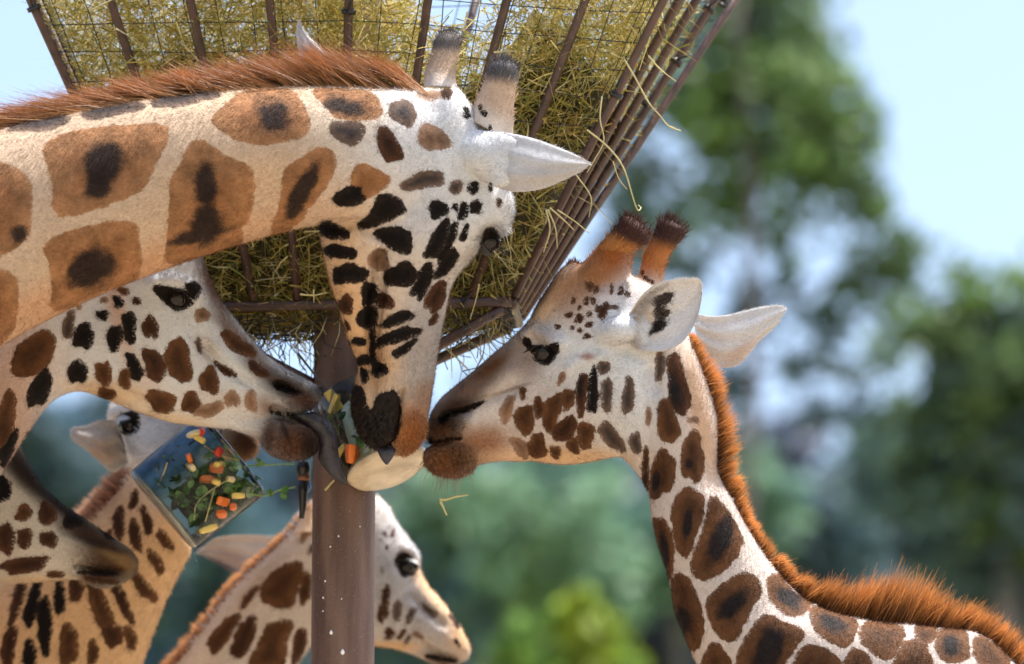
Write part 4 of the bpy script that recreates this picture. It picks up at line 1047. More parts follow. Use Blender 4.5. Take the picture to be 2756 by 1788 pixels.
G3 = dict(
    label='giraffe with brown netted neck and orange mane, chin resting on the round ice block', seed=12,
    foot=(1.7, 12.0), chest=(1.55, 11.95, 2.62), heading=180, size=0.95, neckloft=0,
    lofts=[(g3_top, ZS, 0.95), (g3_chin, Z3, 1.0), ([(1000, 600, 1020, 770, 0.0, 0.07), (1100, 600, 1120, 745, -0.045, 0.05), (1185, 588, 1205, 738, -0.062, 0.03), (1235, 545, 1250, 740, -0.068, 0.014), (1270, 520, 1280, 720, -0.07, 0.005)], Z3, 1.0),
           ([(820, 480, 1190, 500, 0.06, 0.07), (900, 345, 1190, 385, 0.02, 0.06), (1003, 228, 1203, 268, -0.005, 0.045), (1068, 154, 1236, 218, -0.018, 0.036), (1090, 130, 1262, 204, -0.02, 0.030)], Z3, 1.0)], coat=(0.56, 0.475, 0.425), bodycoat=PINK,
    tints=[(Z3, 900, 780, 380, 300, 0, WHITE, 1.0), (Z3, 1150, 950, 230, 380, 0, WHITE, 1.0), (Z3, 800, 1080, 300, 170, 0, (0.57, 0.53, 0.52), 0.8), (Z3, 1150, 640, 180, 130, 0, WHITE, 0.9), (Z3, 430, 1090, 180, 70, -20, (0.62, 0.58, 0.57), 0.9), (Z3, 430, 870, 260, 80, -42, (0.22, 0.13, 0.08), 0.95),
           (Z3, 290, 1000, 180, 60, -42, (0.26, 0.18, 0.14), 0.9), (Z3, 640, 830, 110, 90, -40, (0.38, 0.30, 0.265), 0.8), (Z3, 760, 500, 70, 190, 35, (0.62, 0.46, 0.30), 0.8), (Z3, 710, 470, 45, 260, 35, (0.11, 0.04, 0.018), 0.95),  # cream forehead stripe is sunlight put into the coat colour
           (Z3, 960, 370, 150, 100, -38, (0.30, 0.14, 0.055), 0.95), (Z3, 1090, 240, 170, 150, -45, (0.34, 0.14, 0.04), 1.0), (Z3, 190, 1170, 130, 85, -30, (0.085, 0.042, 0.022), 1.0), (Z3, 260, 1070, 150, 40, -20, (0.045, 0.025, 0.018), 0.9),
           (Z3, 205, 1355, 215, 150, 0, (0.27, 0.135, 0.055), 1.0), (Z3, 290, 1340, 80, 60, 0, (0.07, 0.025, 0.010), 0.7), (Z3, 420, 1260, 130, 90, 0, (0.36, 0.19, 0.09), 0.8), (Z3, 800, 1340, 380, 55, 0, (0.66, 0.47, 0.29), 0.75), (Z3, 730, 680, 75, 60, 20, (0.40, 0.36, 0.35), 0.8), (Z3, 440, 860, 100, 24, -35, (0.20, 0.10, 0.045), 0.9), (Z3, 560, 975, 130, 12, -18, (0.2, 0.13, 0.1), 0.6),  # orange strip under the jaw paints ground glow
           (Z3, 1560, 1100, 60, 340, -12, (0.60, 0.43, 0.29), 0.7), (Z3, 900, 560, 130, 110, 0, (0.52, 0.45, 0.41), 0.7), (Z3, 900, 430, 170, 110, -40, (0.38, 0.24, 0.14), 0.8), (Z3, 960, 800, 40, 20, 0, (0.36, 0.2, 0.15), 0.8)],  # cream stripe beside the mane is painted sunlight
    spots=[(Z3, *t) for t in [(860, 578, 20, 16, 0, 'd'), (915, 595, 20, 25, 10, 'd'), (975, 572, 15, 18, 0, 'd'), (1045, 555, 22, 46, 22, 'd'), (880, 645, 11, 9, 0, 'd'), (970, 628, 20, 13, -15, 'd'), (802, 640, 15, 15, 0, 'd'), (955, 505, 13, 25, 10, 'd'), (993, 500, 13, 20, 15, 'd'),
           (1012, 540, 9, 28, 10, 'd'), (920, 535, 9, 17, 10, 'd'), (960, 690, 22, 13, -10, 'd'), (1100, 535, 26, 12, -10, 'g'), (1140, 450, 12, 22, 10, 'd'), (1180, 465, 14, 18, 0, 'd'), (970, 420, 22, 28, 0, 'b'), (1010, 440, 10, 25, 12, 'd'), (1090, 440, 10, 30, 0, 'b'), (885, 500, 12, 14, 0, 'd'),
           (920, 660, 10, 10, 0, 'd'), (1047, 860, 28, 37, 0, 'g'), (1065, 1003, 30, 82, -2, 'g'), (1180, 1015, 28, 100, 2, 'g'), (990, 990, 27, 112, 2, 'k'), (930, 1000, 26, 112, 6, 'd'), (858, 1030, 30, 56, 5, 'b'), (772, 1100, 44, 96, 16, 'b'), (700, 1075, 24, 58, 0, 'b'), (625, 1140, 46, 80, -14, 'b'),
           (615, 1000, 18, 32, 0, 'b'), (530, 1082, 28, 76, 22, 'f'), (840, 1192, 70, 52, -32, 'd'), (950, 1225, 38, 76, 2, 'b'), (690, 1285, 48, 66, -18, 'b'), (790, 1315, 28, 34, 0, 'b'), (885, 1280, 28, 42, -15, 'b'), (1090, 1232, 88, 40, 45, 'g'), (1222, 1265, 26, 60, -16, 'g'), (820, 920, 12, 36, 26, 'f'),
           (1350, 850, 21, 86, 4, 'g'), (1450, 960, 50, 165, -14, 'd'), (1395, 1150, 54, 116, -14, 'b'), (1527, 1340, 54, 140, 2, 'b'), (1365, 1432, 60, 132, 8, 'b'), (1275, 1412, 18, 105, 0, 'd'), (600, 1290, 30, 64, -32, 'f'), (1290, 1120, 9, 42, 0, 'f'), (1530, 1140, 30, 20, 0, 'f'),
           (640, 725, 24, 30, 0, 'k')]]
          + [(Z3, 185, 1250, 85, 8, -8, 'k'), (Z3, 125, 1240, 26, 16, 0, 'k')] + [(Z3, [(650, 742), (720, 752), (800, 732), (792, 790), (760, 830), (722, 838), (690, 800)], 'k'), (Z3, [(165, 1128), (205, 1092), (270, 1085), (350, 1058), (400, 1045), (330, 1085), (270, 1105), (225, 1120), (195, 1160), (172, 1160)], 'k')]  # first marks paint the dark gap of the mouth line
          + [(Z6, p, 'b') for p in [[(440, 560), (500, 455), (590, 490), (590, 580), (540, 720), (505, 815), (460, 740)], [(650, 500), (720, 560), (790, 680), (800, 770), (720, 880), (600, 940), (550, 890), (560, 810), (620, 650)],
             [(335, 640), (370, 620), (410, 680), (425, 800), (415, 930), (380, 830)], [(440, 950), (490, 930), (540, 1000), (590, 1150), (590, 1240), (550, 1330), (490, 1240), (450, 1130)], [(640, 1060), (720, 980), (830, 920), (890, 950), (912, 1030), (860, 1100), (770, 1270), (700, 1250), (640, 1150)],
             [(930, 1160), (1050, 1200), (1140, 1230), (1130, 1280), (1050, 1390), (1000, 1500), (830, 1500), (800, 1380)], [(970, 950), (1020, 930), (1080, 1010), (1190, 1080), (1110, 1140), (1040, 1110), (980, 1040)], [(1200, 1120), (1260, 1110), (1440, 1180), (1420, 1270), (1370, 1310), (1240, 1230)],
             [(1510, 1190), (1700, 1220), (1670, 1330), (1610, 1380), (1490, 1290)], [(1930, 1220), (2040, 1240), (2060, 1370), (1950, 1390), (1900, 1320)], [(620, 1370), (660, 1310), (720, 1360), (760, 1500), (590, 1500)], [(1180, 1320), (1320, 1370), (1340, 1480), (1100, 1480), (1120, 1400)],
             [(1430, 1340), (1520, 1400), (1500, 1500), (1380, 1500)], [(1730, 1300), (1830, 1320), (1850, 1480), (1650, 1480), (1680, 1390)], [(2110, 1275), (2210, 1310), (2290, 1400), (2240, 1440), (2130, 1400)], [(1790, 1215), (1880, 1225), (1870, 1280), (1800, 1275)]]],
    blotch=[(Z6, 700, 720, 60, 130, 25, DBROWN * 0.5, 0.8), (Z6, 515, 640, 25, 90, 10, DBROWN * 0.6, 0.7), (Z6, 760, 1090, 110, 50, -40, DBROWN * 0.5, 0.75), (Z6, 960, 1350, 70, 150, 20, DBROWN * 0.4, 0.85), (Z6, 490, 1170, 40, 90, -15, DBROWN * 0.5, 0.7),
            (Z6, 390, 790, 25, 100, -10, DBROWN * 0.5, 0.7), (Z6, 1310, 1190, 90, 50, 15, DBROWN * 0.5, 0.6), (Z6, 1080, 1050, 80, 50, 30, DBROWN * 0.4, 0.7), (Z6, 1970, 1310, 50, 60, 0, DBROWN * 0.4, 0.7), (Z6, 340, 400, 25, 70, 10, BLACK, 0.7), (Z6, 520, 300, 30, 40, 0, DBROWN * 0.5, 0.6),
            (Z3, 1430, 980, 35, 110, -10, BLACK, 0.6), (Z3, 920, 970, 14, 90, 0, BLACK, 0.6)],
    rough=[(Z3, 230, 1350, 150, 95, 0, 0.0030), (Z3, 220, 1140, 120, 60, -20, 0.0009)],
    wet=[(Z3, 200, 1150, 90, 60, -20, 0.2)],
    feats=[('line', Z3, [(108, 1258), (180, 1252), (260, 1232)], 9, -0.018), ('line', Z3, [(175, 1140), (230, 1100), (310, 1085)], 11, -0.016), ('line', Z3, [(150, 1110), (220, 1060), (320, 1045)], 14, 0.007), ('line', Z3, [(180, 1190), (260, 1150), (330, 1150)], 14, 0.006), ('line', Z3, [(330, 1060), (450, 1020), (560, 985)], 14, -0.008), ('ell', Z3, 735, 785, 60, 40, 0, -0.010),
           ('line', Z3, [(650, 700), (700, 668), (760, 690), (805, 725)], 20, 0.022), ('ell', Z3, 300, 990, 130, 45, -42, 0.006), ('line', Z3, [(540, 1120), (570, 1250), (640, 1330)], 14, -0.006), ('ell', Z3, 900, 1120, 260, 170, 0, 0.012), ('line', Z3, [(860, 860), (950, 810), (1040, 800)], 18, 0.007),
           ('line', Z3, [(1290, 900), (1270, 1200), (1290, 1450)], 34, -0.012), ('ell', Z3, 1150, 650, 120, 90, 0, 0.016), ('line', Z3, [(1180, 770), (1300, 830), (1330, 960)], 22, -0.010), ('line', Z3, [(1500, 950), (1580, 1250), (1640, 1480)], 26, -0.008), ('line', Z3, [(600, 760), (640, 860), (560, 970)], 22, -0.006),
           ('line', Z3, [(700, 560), (800, 420), (890, 330)], 16, 0.008), ('line', Z3, [(400, 1010), (520, 900), (640, 880)], 26, 0.006)],
    fur=130000, furlen=0.0075)
r3, b3, o3 = giraffe(G3)
ear(r3, [(1080, 620, 1100, 690, 0.03), (1130, 605, 1150, 715, -0.03), (1168, 590, 1195, 738, -0.065), (1200, 550, 1225, 760, -0.08), (1255, 470, 1290, 772, -0.09), (1320, 415, 1375, 770, -0.095), (1400, 390, 1455, 735, -0.095), (1480, 380, 1510, 675, -0.09), (1540, 379, 1552, 590, -0.085), (1572, 395, 1574, 500, -0.08), (1580, 425, 1580, 445, -0.08)],
    Z3, 0.14, (0.68, 0.66, 0.66), marks=[(Z3, 1360, 495, 58, 30, -20, 'k'), (Z3, 1355, 570, 38, 28, 10, 'k'), (Z3, 1345, 635, 42, 24, -25, 'k'), (Z3, 1270, 690, 62, 11, -32, 'k'), (Z3, 1335, 535, 18, 30, 0, 'k'), (Z3, 1350, 605, 22, 20, 0, 'k'), (Z3, 1310, 665, 22, 12, -30, 'k')],
    tints=[(Z3, 1240, 600, 90, 110, 0, (0.62, 0.50, 0.40), 0.6)])
ear(r3, [(1520, 560, 1560, 740, 0.05), (1600, 580, 1600, 790, 0.06), (1700, 578, 1650, 845, 0.07), (1800, 555, 1720, 860, 0.08), (1890, 535, 1790, 830, 0.085), (1960, 525, 1880, 725, 0.09), (2008, 528, 1975, 635, 0.09), (2030, 545, 2022, 562, 0.09)],
    Z3, -0.12, (0.68, 0.67, 0.68), tints=[(Z3, 1780, 780, 120, 40, -40, (0.58, 0.47, 0.42), 0.6)])
_n = 900
_t = RNG.random(_n)
_r = P(*[np.interp(_t, [0, .25, .5, .75, 1], q) for q in zip(*[Z3(1195, 735), Z3(1190, 640), Z3(1235, 530), Z3(1300, 445), Z3(1390, 400)])], np.full(_n, -0.088) + RNG.normal(0, 0.004, _n))
_d = RT * RNG.uniform(0.5, 1.0, (_n, 1)) + UP * RNG.uniform(-0.9, -0.1, (_n, 1)) - FW * RNG.uniform(0.0, 0.5, (_n, 1))
_c = np.tile(np.array([0.60, 0.53, 0.47]), (_n, 1)) * RNG.uniform(0.7, 1.15, (_n, 1))
strands('ear_hair', _r, _d, RNG.uniform(0.012, 0.035, _n) * (1.15 - 0.7 * _t), 0.0006, _c, _c, r3, bend=0.3, segs=3)['kind'] = 'stuff'
cone3 = dict(coat=(0.42, 0.25, 0.13), spots=[(Z3, 1275, 380, 14, 20, 0, 'd'), (Z3, 1310, 400, 14, 14, 0, 'd'), (Z3, 1260, 350, 10, 12, 0, 'd')], seed=3)
ossicone(r3, [(850, 440, 1190, 470, 0.06, 0.06), (905, 340, 1190, 385, 0.03, 0.056), (1005, 225, 1205, 265, -0.005, 0.044), (1070, 150, 1238, 215, -0.02, 0.036), (1120, 95, 1290, 190, -0.02, 0.036), (1142, 60, 1296, 150, -0.02, 0.034), (1165, 42, 1270, 100, -0.02, 0.022), (1195, 48, 1230, 68, -0.02, 0.006)],
         Z3, cone3, 1800, 0.36, (0.045, 0.018, 0.014), (0.36, 0.15, 0.045), 0.016)
ossicone(r3, [(1200, 450, 1375, 460, 0.10, 0.05), (1240, 350, 1370, 385, 0.10, 0.036), (1262, 260, 1385, 300, 0.10, 0.032), (1300, 180, 1420, 225, 0.10, 0.032), (1325, 120, 1478, 165, 0.10, 0.034), (1342, 75, 1494, 115, 0.10, 0.032), (1375, 52, 1450, 88, 0.10, 0.018), (1400, 56, 1425, 66, 0.10, 0.005)],
         Z3, dict(coat=(0.50, 0.44, 0.40), spots=cone3['spots'], seed=3), 1600, 0.42, (0.042, 0.02, 0.016), (0.34, 0.13, 0.04), 0.016)
ossicone(r3, [(790, 420, 940, 400, 0.06, 0.04), (835, 330, 935, 340, 0.06, 0.03), (855, 292, 920, 305, 0.06, 0.02), (875, 282, 900, 287, 0.06, 0.006)], Z3, dict(coat=(0.22, 0.09, 0.04), spots=[], seed=3), 400, 0.3, (0.12, 0.05, 0.025), (0.22, 0.09, 0.04), 0.008)
put_eye(r3, b3, Z3, 733, 778, 0.026, 0.55, tilt=0.10, cover=0.5, lash=70, lidtone=(0.42, 0.38, 0.36), face=-0.3)
mr = [Z3(1500, 690), Z3(1545, 800), Z3(1600, 960), Z3(1640, 1130), Z3(1672, 1330), Z6(690, 345), Z6(760, 500), Z6(850, 670), Z6(920, 780), Z6(1000, 880), Z6(1090, 975), Z6(1200, 1070), Z6(1400, 1145), Z6(1700, 1195), Z6(1950, 1215), Z6(2150, 1260), Z6(2280, 1370), Z6(2350, 1440)]
mo = [Z3(1520, 655), Z3(1620, 775), Z3(1700, 940), Z3(1745, 1110), Z3(1785, 1310), Z6(800, 320), Z6(850, 460), Z6(890, 610), Z6(965, 710), Z6(1050, 815), Z6(1130, 890), Z6(1270, 955), Z6(1420, 935), Z6(1740, 925), Z6(2000, 1025), Z6(2245, 1130), Z6(2350, 1230), Z6(2420, 1330)]
mane(r3, mr, mo, [0.0, -0.01, -0.02, -0.03, -0.04, -0.05, -0.06], 12000, 0.012, c1=(0.12, 0.038, 0.010), c2=(0.62, 0.27, 0.08), width=0.0009, clump=0.15, cl_len=0.35)

beard(r3, Z3, 215, 1350, 160, 105, 0, 4500, 0.007, (-0.1, -0.6, 0), 0.22, shade=0.85)
beard(r3, Z3, 210, 1370, 130, 100, 0, 160, 0.05, (-0.1, -0.9, 0), 0.5, width=0.0004)
beard(r3, Z3, 200, 1180, 120, 75, -30, 3000, 0.009, (-0.3, -0.2, 0), 0.35)

# 4 : dark narrow muzzle low on the left
g4 = [(746, 990, 742, 1032, 0.36, 0.014), (702, 930, 700, 1082, 0.36, 0.036), (640, 885, 620, 1125, 0.36, 0.046), (560, 830, 520, 1130, 0.36, 0.05), (460, 765, 420, 1088, 0.36, 0.055), (330, 680, 280, 1095, 0.36, 0.064), (220, 572, 120, 1105, 0.36, 0.076), (120, 400, -50, 1110, 0.37, 0.09),
      (40, 200, -250, 1110, 0.38, 0.10), (-150, 50, -400, 1100, 0.39, 0.10), (-400, 100, -520, 1150, 0.42, 0.09), (-700, 350, -620, 1300, 0.48, 0.09), (-950, 800, -700, 1600, 0.55, 0.11)]
G4 = dict(label='giraffe showing only a shaded face and closed brown muzzle, below the white spotted cheek', seed=21,
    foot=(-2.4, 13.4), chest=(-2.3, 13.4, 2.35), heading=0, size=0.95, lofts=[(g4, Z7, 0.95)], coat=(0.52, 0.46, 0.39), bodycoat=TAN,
    tints=[(Z7, 330, 690, 460, 62, 40, (0.045, 0.024, 0.015), 1.0), (Z7, 120, 480, 200, 75, 55, (0.05, 0.028, 0.018), 0.95), (Z7, 600, 990, 210, 125, 25, (0.15, 0.08, 0.03), 1.0), (Z7, 540, 1060, 120, 75, 5, (0.045, 0.024, 0.013), 0.95), (Z7, 470, 860, 210, 42, 25, (0.06, 0.03, 0.02), 0.95), (Z7, 640, 975, 110, 22, 22, (0.30, 0.22, 0.11), 0.7), (Z7, 200, 1100, 220, 40, 0, (0.58, 0.46, 0.32), 0.7), (Z7, 690, 990, 60, 60, 0, (0.28, 0.18, 0.09), 0.7)],  # olive streak on the lips is a painted highlight
    spots=[(Z7, *t) for t in [(30, 870, 45, 85, 0, 'd'), (135, 865, 40, 50, 0, 'd'), (265, 872, 42, 40, 10, 'd'), (135, 1010, 135, 36, -9, 'd'), (390, 770, 46, 45, 10, 'k'), (255, 735, 45, 55, 15, 'd'), (130, 730, 40, 40, 0, 'b'), (20, 600, 40, 60, 0, 'k'), (300, 1060, 40, 16, 0, 'b'), (575, 840, 50, 14, 40, 'k'), (540, 1056, 110, 8, 2, 'k'), (540, 1090, 90, 14, 5, 'd')]],  # includes a black line painting the dark of the closed mouth
    rough=[(Z7, 560, 1060, 130, 60, 0, 0.0016)],
    wet=[(Z7, 600, 1000, 180, 100, 20, 0.35)],
    feats=[('line', Z7, [(430, 1035), (520, 1055), (600, 1055), (660, 1042)], 10, -0.020), ('line', Z7, [(470, 1010), (560, 1030), (630, 1020)], 6, -0.006), ('line', Z7, [(330, 820), (430, 850), (520, 880)], 16, -0.008), ('line', Z7, [(530, 820), (600, 860), (640, 885)], 7, -0.008), ('ell', Z7, 640, 950, 90, 30, 25, 0.005), ('line', Z7, [(430, 1080), (420, 1020), (450, 980)], 9, -0.005)],
    fur=30000, furlen=0.008)
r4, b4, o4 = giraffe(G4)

# 5 : pale head behind the tilted ice block, orange striped neck
g5 = [(1390, 320, 1388, 415, 0.72, 0.03), (1330, 255, 1335, 445, 0.73, 0.045), (1150, 160, 1150, 480, 0.76, 0.06), (950, 85, 970, 560, 0.80, 0.08), (780, 50, 860, 620, 0.84, 0.095), (640, 90, 850, 680, 0.88, 0.10), (585, 200, 900, 740, 0.90, 0.095), (610, 350, 960, 800, 0.92, 0.09), (640, 480, 1010, 880, 0.93, 0.085),
      (585, 610, 1025, 945, 0.94, 0.085), (460, 740, 960, 1065, 0.95, 0.09), (270, 860, 870, 1255, 0.97, 0.10), (60, 1010, 780, 1500, 1.0, 0.12), (-200, 1180, 650, 1850, 1.05, 0.15), (-600, 1550, 450, 2300, 1.1, 0.18)]
st5 = [(720, 660, 18, 52, 18, 'd'), (642, 785, 24, 92, -4, 'd'), (790, 772, 20, 82, -14, 'd'), (730, 852, 24, 92, -10, 'd'), (885, 872, 24, 62, -32, 'b'), (840, 992, 26, 72, -32, 'b'), (240, 1325, 38, 150, -4, 'k'), (320, 1182, 26, 100, -2, 'k'), (180, 1205, 30, 150, 16, 'k'), (95, 1200, 26, 130, 16, 'd'), (410, 1142, 32, 66, 5, 'd'),
       (540, 1230, 42, 150, -22, 'b'), (605, 1385, 48, 70, -20, 'd'), (660, 1205, 26, 120, -26, 'd'), (775, 1130, 32, 92, -36, 'b'), (370, 1440, 45, 120, 0, 'b'), (160, 1490, 36, 72, 0, 'k'), (50, 1450, 34, 120, 12, 'd'), (500, 980, 26, 70, 10, 'd'), (580, 880, 20, 60, 10, 'd'), (500, 1480, 30, 60, 0, 'b'), (700, 1400, 30, 60, -20, 'b')]
G5 = dict(label='giraffe with pale face behind the tilted ice block and dark streaks on an orange neck', seed=31,
    foot=(-1.7, 14.6), chest=(-1.75, 14.5, 2.2), heading=20, size=0.9, lofts=[(g5, Z7, 0.95)], coat=(0.62, 0.40, 0.22), bodycoat=TAN, voxel=0.0055,
    tints=[(Z7, 800, 330, 330, 330, 0, WHITE, 1.0), (Z7, 1330, 360, 110, 130, 0, (0.16, 0.08, 0.045), 1.0), (Z7, 650, 720, 120, 200, 20, (0.60, 0.46, 0.34), 0.7)],
    spots=[(Z7, *t) for t in st5] + [(Z7, [(628, 270), (660, 200), (720, 185), (748, 210), (745, 270), (710, 300), (680, 285), (640, 262)], 'k')],
    feats=[('ell', Z7, 700, 240, 50, 40, 0, -0.010), ('line', Z7, [(630, 190), (690, 170), (750, 200)], 18, 0.012)], fur=25000, furlen=0.012, furw=0.001)
r5, b5, o5 = giraffe(G5)
ear(r5, [(668, 360, 690, 460, 0.80), (620, 240, 660, 480, 0.79), (540, 235, 610, 512, 0.78), (470, 262, 540, 452, 0.775), (415, 270, 460, 385, 0.77), (392, 285, 402, 345, 0.77), (386, 300, 388, 315, 0.77)], Z7, -0.15, (0.62, 0.56, 0.52), tints=[(Z7, 560, 400, 80, 60, 30, (0.60, 0.44, 0.32), 0.6)])
put_eye(r5, b5, Z7, 702, 250, 0.027, 0.5, tilt=0.2, cover=0.3, lash=40, lidtone=(0.5, 0.5, 0.52), face=0.3)
mane(r5, [(760, 450), (690, 540), (600, 640), (520, 740), (420, 830)], [(735, 430), (610, 500), (520, 590), (440, 690), (330, 790)], [0.90, 0.92, 0.94, 0.95], 4000, 0.02, Z=Z7, c1=(0.24, 0.08, 0.045), c2=(0.55, 0.33, 0.22), width=0.0012)

# 6 : face half hidden by the post, looking right
g6 = [(2046, 1240, 2040, 1302, 1.22, 0.016), (2012, 1168, 1962, 1346, 1.22, 0.036), (1945, 1050, 1830, 1362, 1.22, 0.046), (1855, 930, 1680, 1292, 1.22, 0.05), (1765, 830, 1560, 1248, 1.22, 0.056), (1708, 720, 1430, 1226, 1.22, 0.07), (1695, 600, 1300, 1216, 1.22, 0.086), (1570, 425, 1180, 1202, 1.22, 0.095), (1430, 225, 1090, 1192, 1.22, 0.095),
      (1150, 190, 1030, 1186, 1.22, 0.09), (930, 285, 990, 1192, 1.22, 0.085), (740, 520, 960, 1232, 1.22, 0.08), (500, 740, 900, 1325, 1.23, 0.085), (340, 920, 820, 1455, 1.24, 0.09), (180, 1140, 720, 1610, 1.25, 0.10), (20, 1330, 620, 1810, 1.27, 0.11), (-300, 1700, 450, 2200, 1.3, 0.13)]
G6 = dict(label='giraffe half hidden by the steel post, brown patched neck and white face', seed=41,
    foot=(-1.3, 15.7), chest=(-1.35, 15.7, 2.05), heading=25, size=0.8, lofts=[(g6, Z8, 0.95)], coat=(0.58, 0.50, 0.44), bodycoat=TAN, voxel=0.005,
    tints=[(Z8, 1600, 700, 380, 480, 0, (0.47, 0.46, 0.47), 1.0), (Z8, 1520, 620, 60, 120, 20, (0.42, 0.40, 0.42), 0.6), (Z8, 1700, 950, 120, 70, 45, (0.36, 0.35, 0.37), 0.7), (Z8, 1560, 1000, 140, 160, 0, (0.5, 0.48, 0.48), 0.5), (Z8, 1800, 880, 300, 60, 52, (0.62, 0.46, 0.29), 0.8), (Z8, 1980, 1180, 120, 80, 60, (0.56, 0.40, 0.24), 0.8), (Z8, 1860, 1320, 120, 55, 10, (0.16, 0.10, 0.06), 0.95), (Z8, 1500, 1230, 220, 40, 0, (0.66, 0.48, 0.30), 0.8), (Z8, 620, 800, 60, 260, 42, (0.42, 0.30, 0.22), 0.5)],
    spots=[(Z8, [(640, 880), (700, 760), (780, 700), (890, 670), (900, 760), (860, 870), (840, 940), (740, 952)], 'b'), (Z8, 935, 830, 38, 110, 5, 'b'), (Z8, [(640, 1200), (690, 1090), (830, 1068), (790, 1200), (770, 1350), (570, 1350)], 'b'), (Z8, [(580, 1020), (590, 1120), (520, 1282), (440, 1270), (480, 1120)], 'd'),
           (Z8, [(880, 1130), (930, 1118), (930, 1220), (860, 1350), (848, 1290)], 'd'), (Z8, 375, 1140, 48, 160, 38, 'b'), (Z8, 560, 890, 22, 84, 36, 'b'), (Z8, 975, 570, 18, 32, 0, 'd'), (Z8, 1475, 925, 22, 105, 4, 'd'), (Z8, 1552, 985, 28, 62, 6, 'g'), (Z8, 1500, 1142, 36, 38, 20, 'd'), (Z8, 1580, 1150, 14, 46, 32, 'd'),
           (Z8, 1455, 730, 9, 20, 0, 'g'), (Z8, 940, 462, 24, 64, 32, 'f'), (Z8, 1470, 470, 12, 20, 0, 'd'), (Z8, 1440, 510, 8, 10, 0, 'd'), (Z8, [(1545, 640), (1600, 600), (1660, 650), (1665, 720), (1615, 755), (1570, 720)], 'k'), (Z8, 1940, 1060, 16, 50, -30, 'd'), (Z8, 1770, 990, 60, 20, 40, 'g'), (Z8, 1645, 1020, 16, 52, 24, 'g'), (Z8, 1440, 1010, 14, 60, 0, 'd'), (Z8, 1700, 1160, 46, 16, 34, 'f'), (Z8, 1955, 1205, 34, 12, 55, 'k'), (Z8, 1850, 1312, 110, 9, 10, 'k'), (Z8, 1620, 1180, 14, 34, 30, 'g'), (Z8, 1520, 470, 14, 26, 30, 'd'), (Z8, 1480, 560, 9, 16, 0, 'd')],  # includes a painted dark mouth line
    feats=[('ell', Z8, 1610, 690, 60, 55, 20, -0.012), ('ell', Z8, 1620, 590, 60, 40, 40, 0.016), ('line', Z8, [(1670, 900), (1740, 990), (1860, 1080)], 14, -0.010), ('line', Z8, [(1740, 1220), (1830, 1290), (1940, 1310)], 8, -0.012), ('ell', Z8, 1900, 1180, 80, 40, 50, 0.006)], fur=25000, furlen=0.011, furw=0.0009)
r6, b6, o6 = giraffe(G6)
ear(r6, [(760, 490, 640, 700, 1.32), (680, 482, 560, 748, 1.33), (580, 475, 470, 742, 1.34), (450, 480, 370, 690, 1.35), (330, 500, 285, 640, 1.35), (240, 560, 230, 610, 1.35), (204, 592, 206, 598, 1.35)], Z8, 0.14, (0.62, 0.58, 0.55), tints=[(Z8, 450, 650, 160, 60, 20, (0.48, 0.36, 0.29), 0.6), (Z8, 380, 690, 160, 26, 27, (0.12, 0.1, 0.1), 0.8)])
put_eye(r6, b6, Z8, 1612, 690, 0.025, 0.55, tilt=-0.4, cover=0.35, lash=50, lidtone=(0.5, 0.48, 0.46), face=0.4)
mane(r6, [(930, 350), (770, 520), (560, 720), (390, 920), (230, 1140), (70, 1330), (-60, 1480)], [(890, 320), (720, 500), (500, 690), (330, 880), (165, 1100), (5, 1290), (-120, 1440)], [1.21, 1.22, 1.23, 1.24, 1.25], 5000, 0.02, Z=Z8, c1=(0.22, 0.08, 0.03), c2=(0.50, 0.25, 0.10), width=0.0012)
cone6 = dict(coat=(0.60, 0.45, 0.33), spots=[], seed=3)
ossicone(r6, [(850, 460, 1000, 460, 1.18, 0.045), (900, 360, 1010, 370, 1.18, 0.032), (925, 290, 1010, 300, 1.18, 0.026), (950, 265, 990, 268, 1.18, 0.01)], Z8, cone6, 500, 0.3, (0.28, 0.16, 0.09), (0.55, 0.40, 0.28), 0.012)

# ------------------------------------------------------------------ ground
def sheet(name, x0, x1, y0, y1, z, mat, n=2):
    V = [(x, y, z) for y in np.linspace(y0, y1, n) for x in np.linspace(x0, x1, n)]
    F = [(j * n + i, j * n + i + 1, (j + 1) * n + i + 1, (j + 1) * n + i) for j in range(n - 1) for i in range(n - 1)]
    o = mesh_obj(name, V, F, mat)
    o['kind'] = 'structure'
    return o
M_GRASS = simple_mat('meadow_grass', (0.10, 0.13, 0.035), (0.20, 0.19, 0.06), 0.4, 0.9, 0.3, 8)
M_SAND = simple_mat('enclosure_sand', (0.26, 0.205, 0.145), (0.37, 0.305, 0.225), 0.7, 0.9, 0.5, 12)
sheet('ground', -900, 900, -300, 1500, -0.004, M_GRASS)
sheet('sand_yard', -22, 22, -6, 36, 0.0, M_SAND)

# ------------------------------------------------------------------ hay rack on its post
BL = P(463, 820, 0.38); BR = P(1387, 820, 0.38)
X0, X1, Y0, ZB = BL[0], BR[0], BL[1], BL[2]
SIDE = X1 - X0; DEEP = 0.20; FL = 0.52; HT = 1.05; YAW = math.radians(4.0)
XC, YC = (X0 + X1) / 2, Y0 + DEEP / 2
PX = P(930, 1400, 0.5)[0]
rack = empty('hay_rack', (PX, YC, 0), 'brown steel hay rack, trough of bars and wire on one thick post', 'hay rack')
def turn(x, y):
    c, s = math.cos(YAW), math.sin(YAW)
    return XC + (x - XC) * c + (y - YC) * s, YC - (x - XC) * s + (y - YC) * c
def rackpt(fx, fy, h):
    """fx, fy in -1..1 over the trough, h above the bottom rail; the front leans out, the back is steep"""
    k = SIDE / 2 + FL * h
    yf = Y0 - FL * h; yb = Y0 + DEEP + 0.28 * h
    x, y = turn(XC + 0.075 * h + fx * k, yf + (yb - yf) * (fy + 1) / 2)
    return np.array([x, y, ZB + h])
PR = 0.0715
M_DROP = simple_mat('water_bead', (0.85, 0.87, 0.9), rough=0.1)
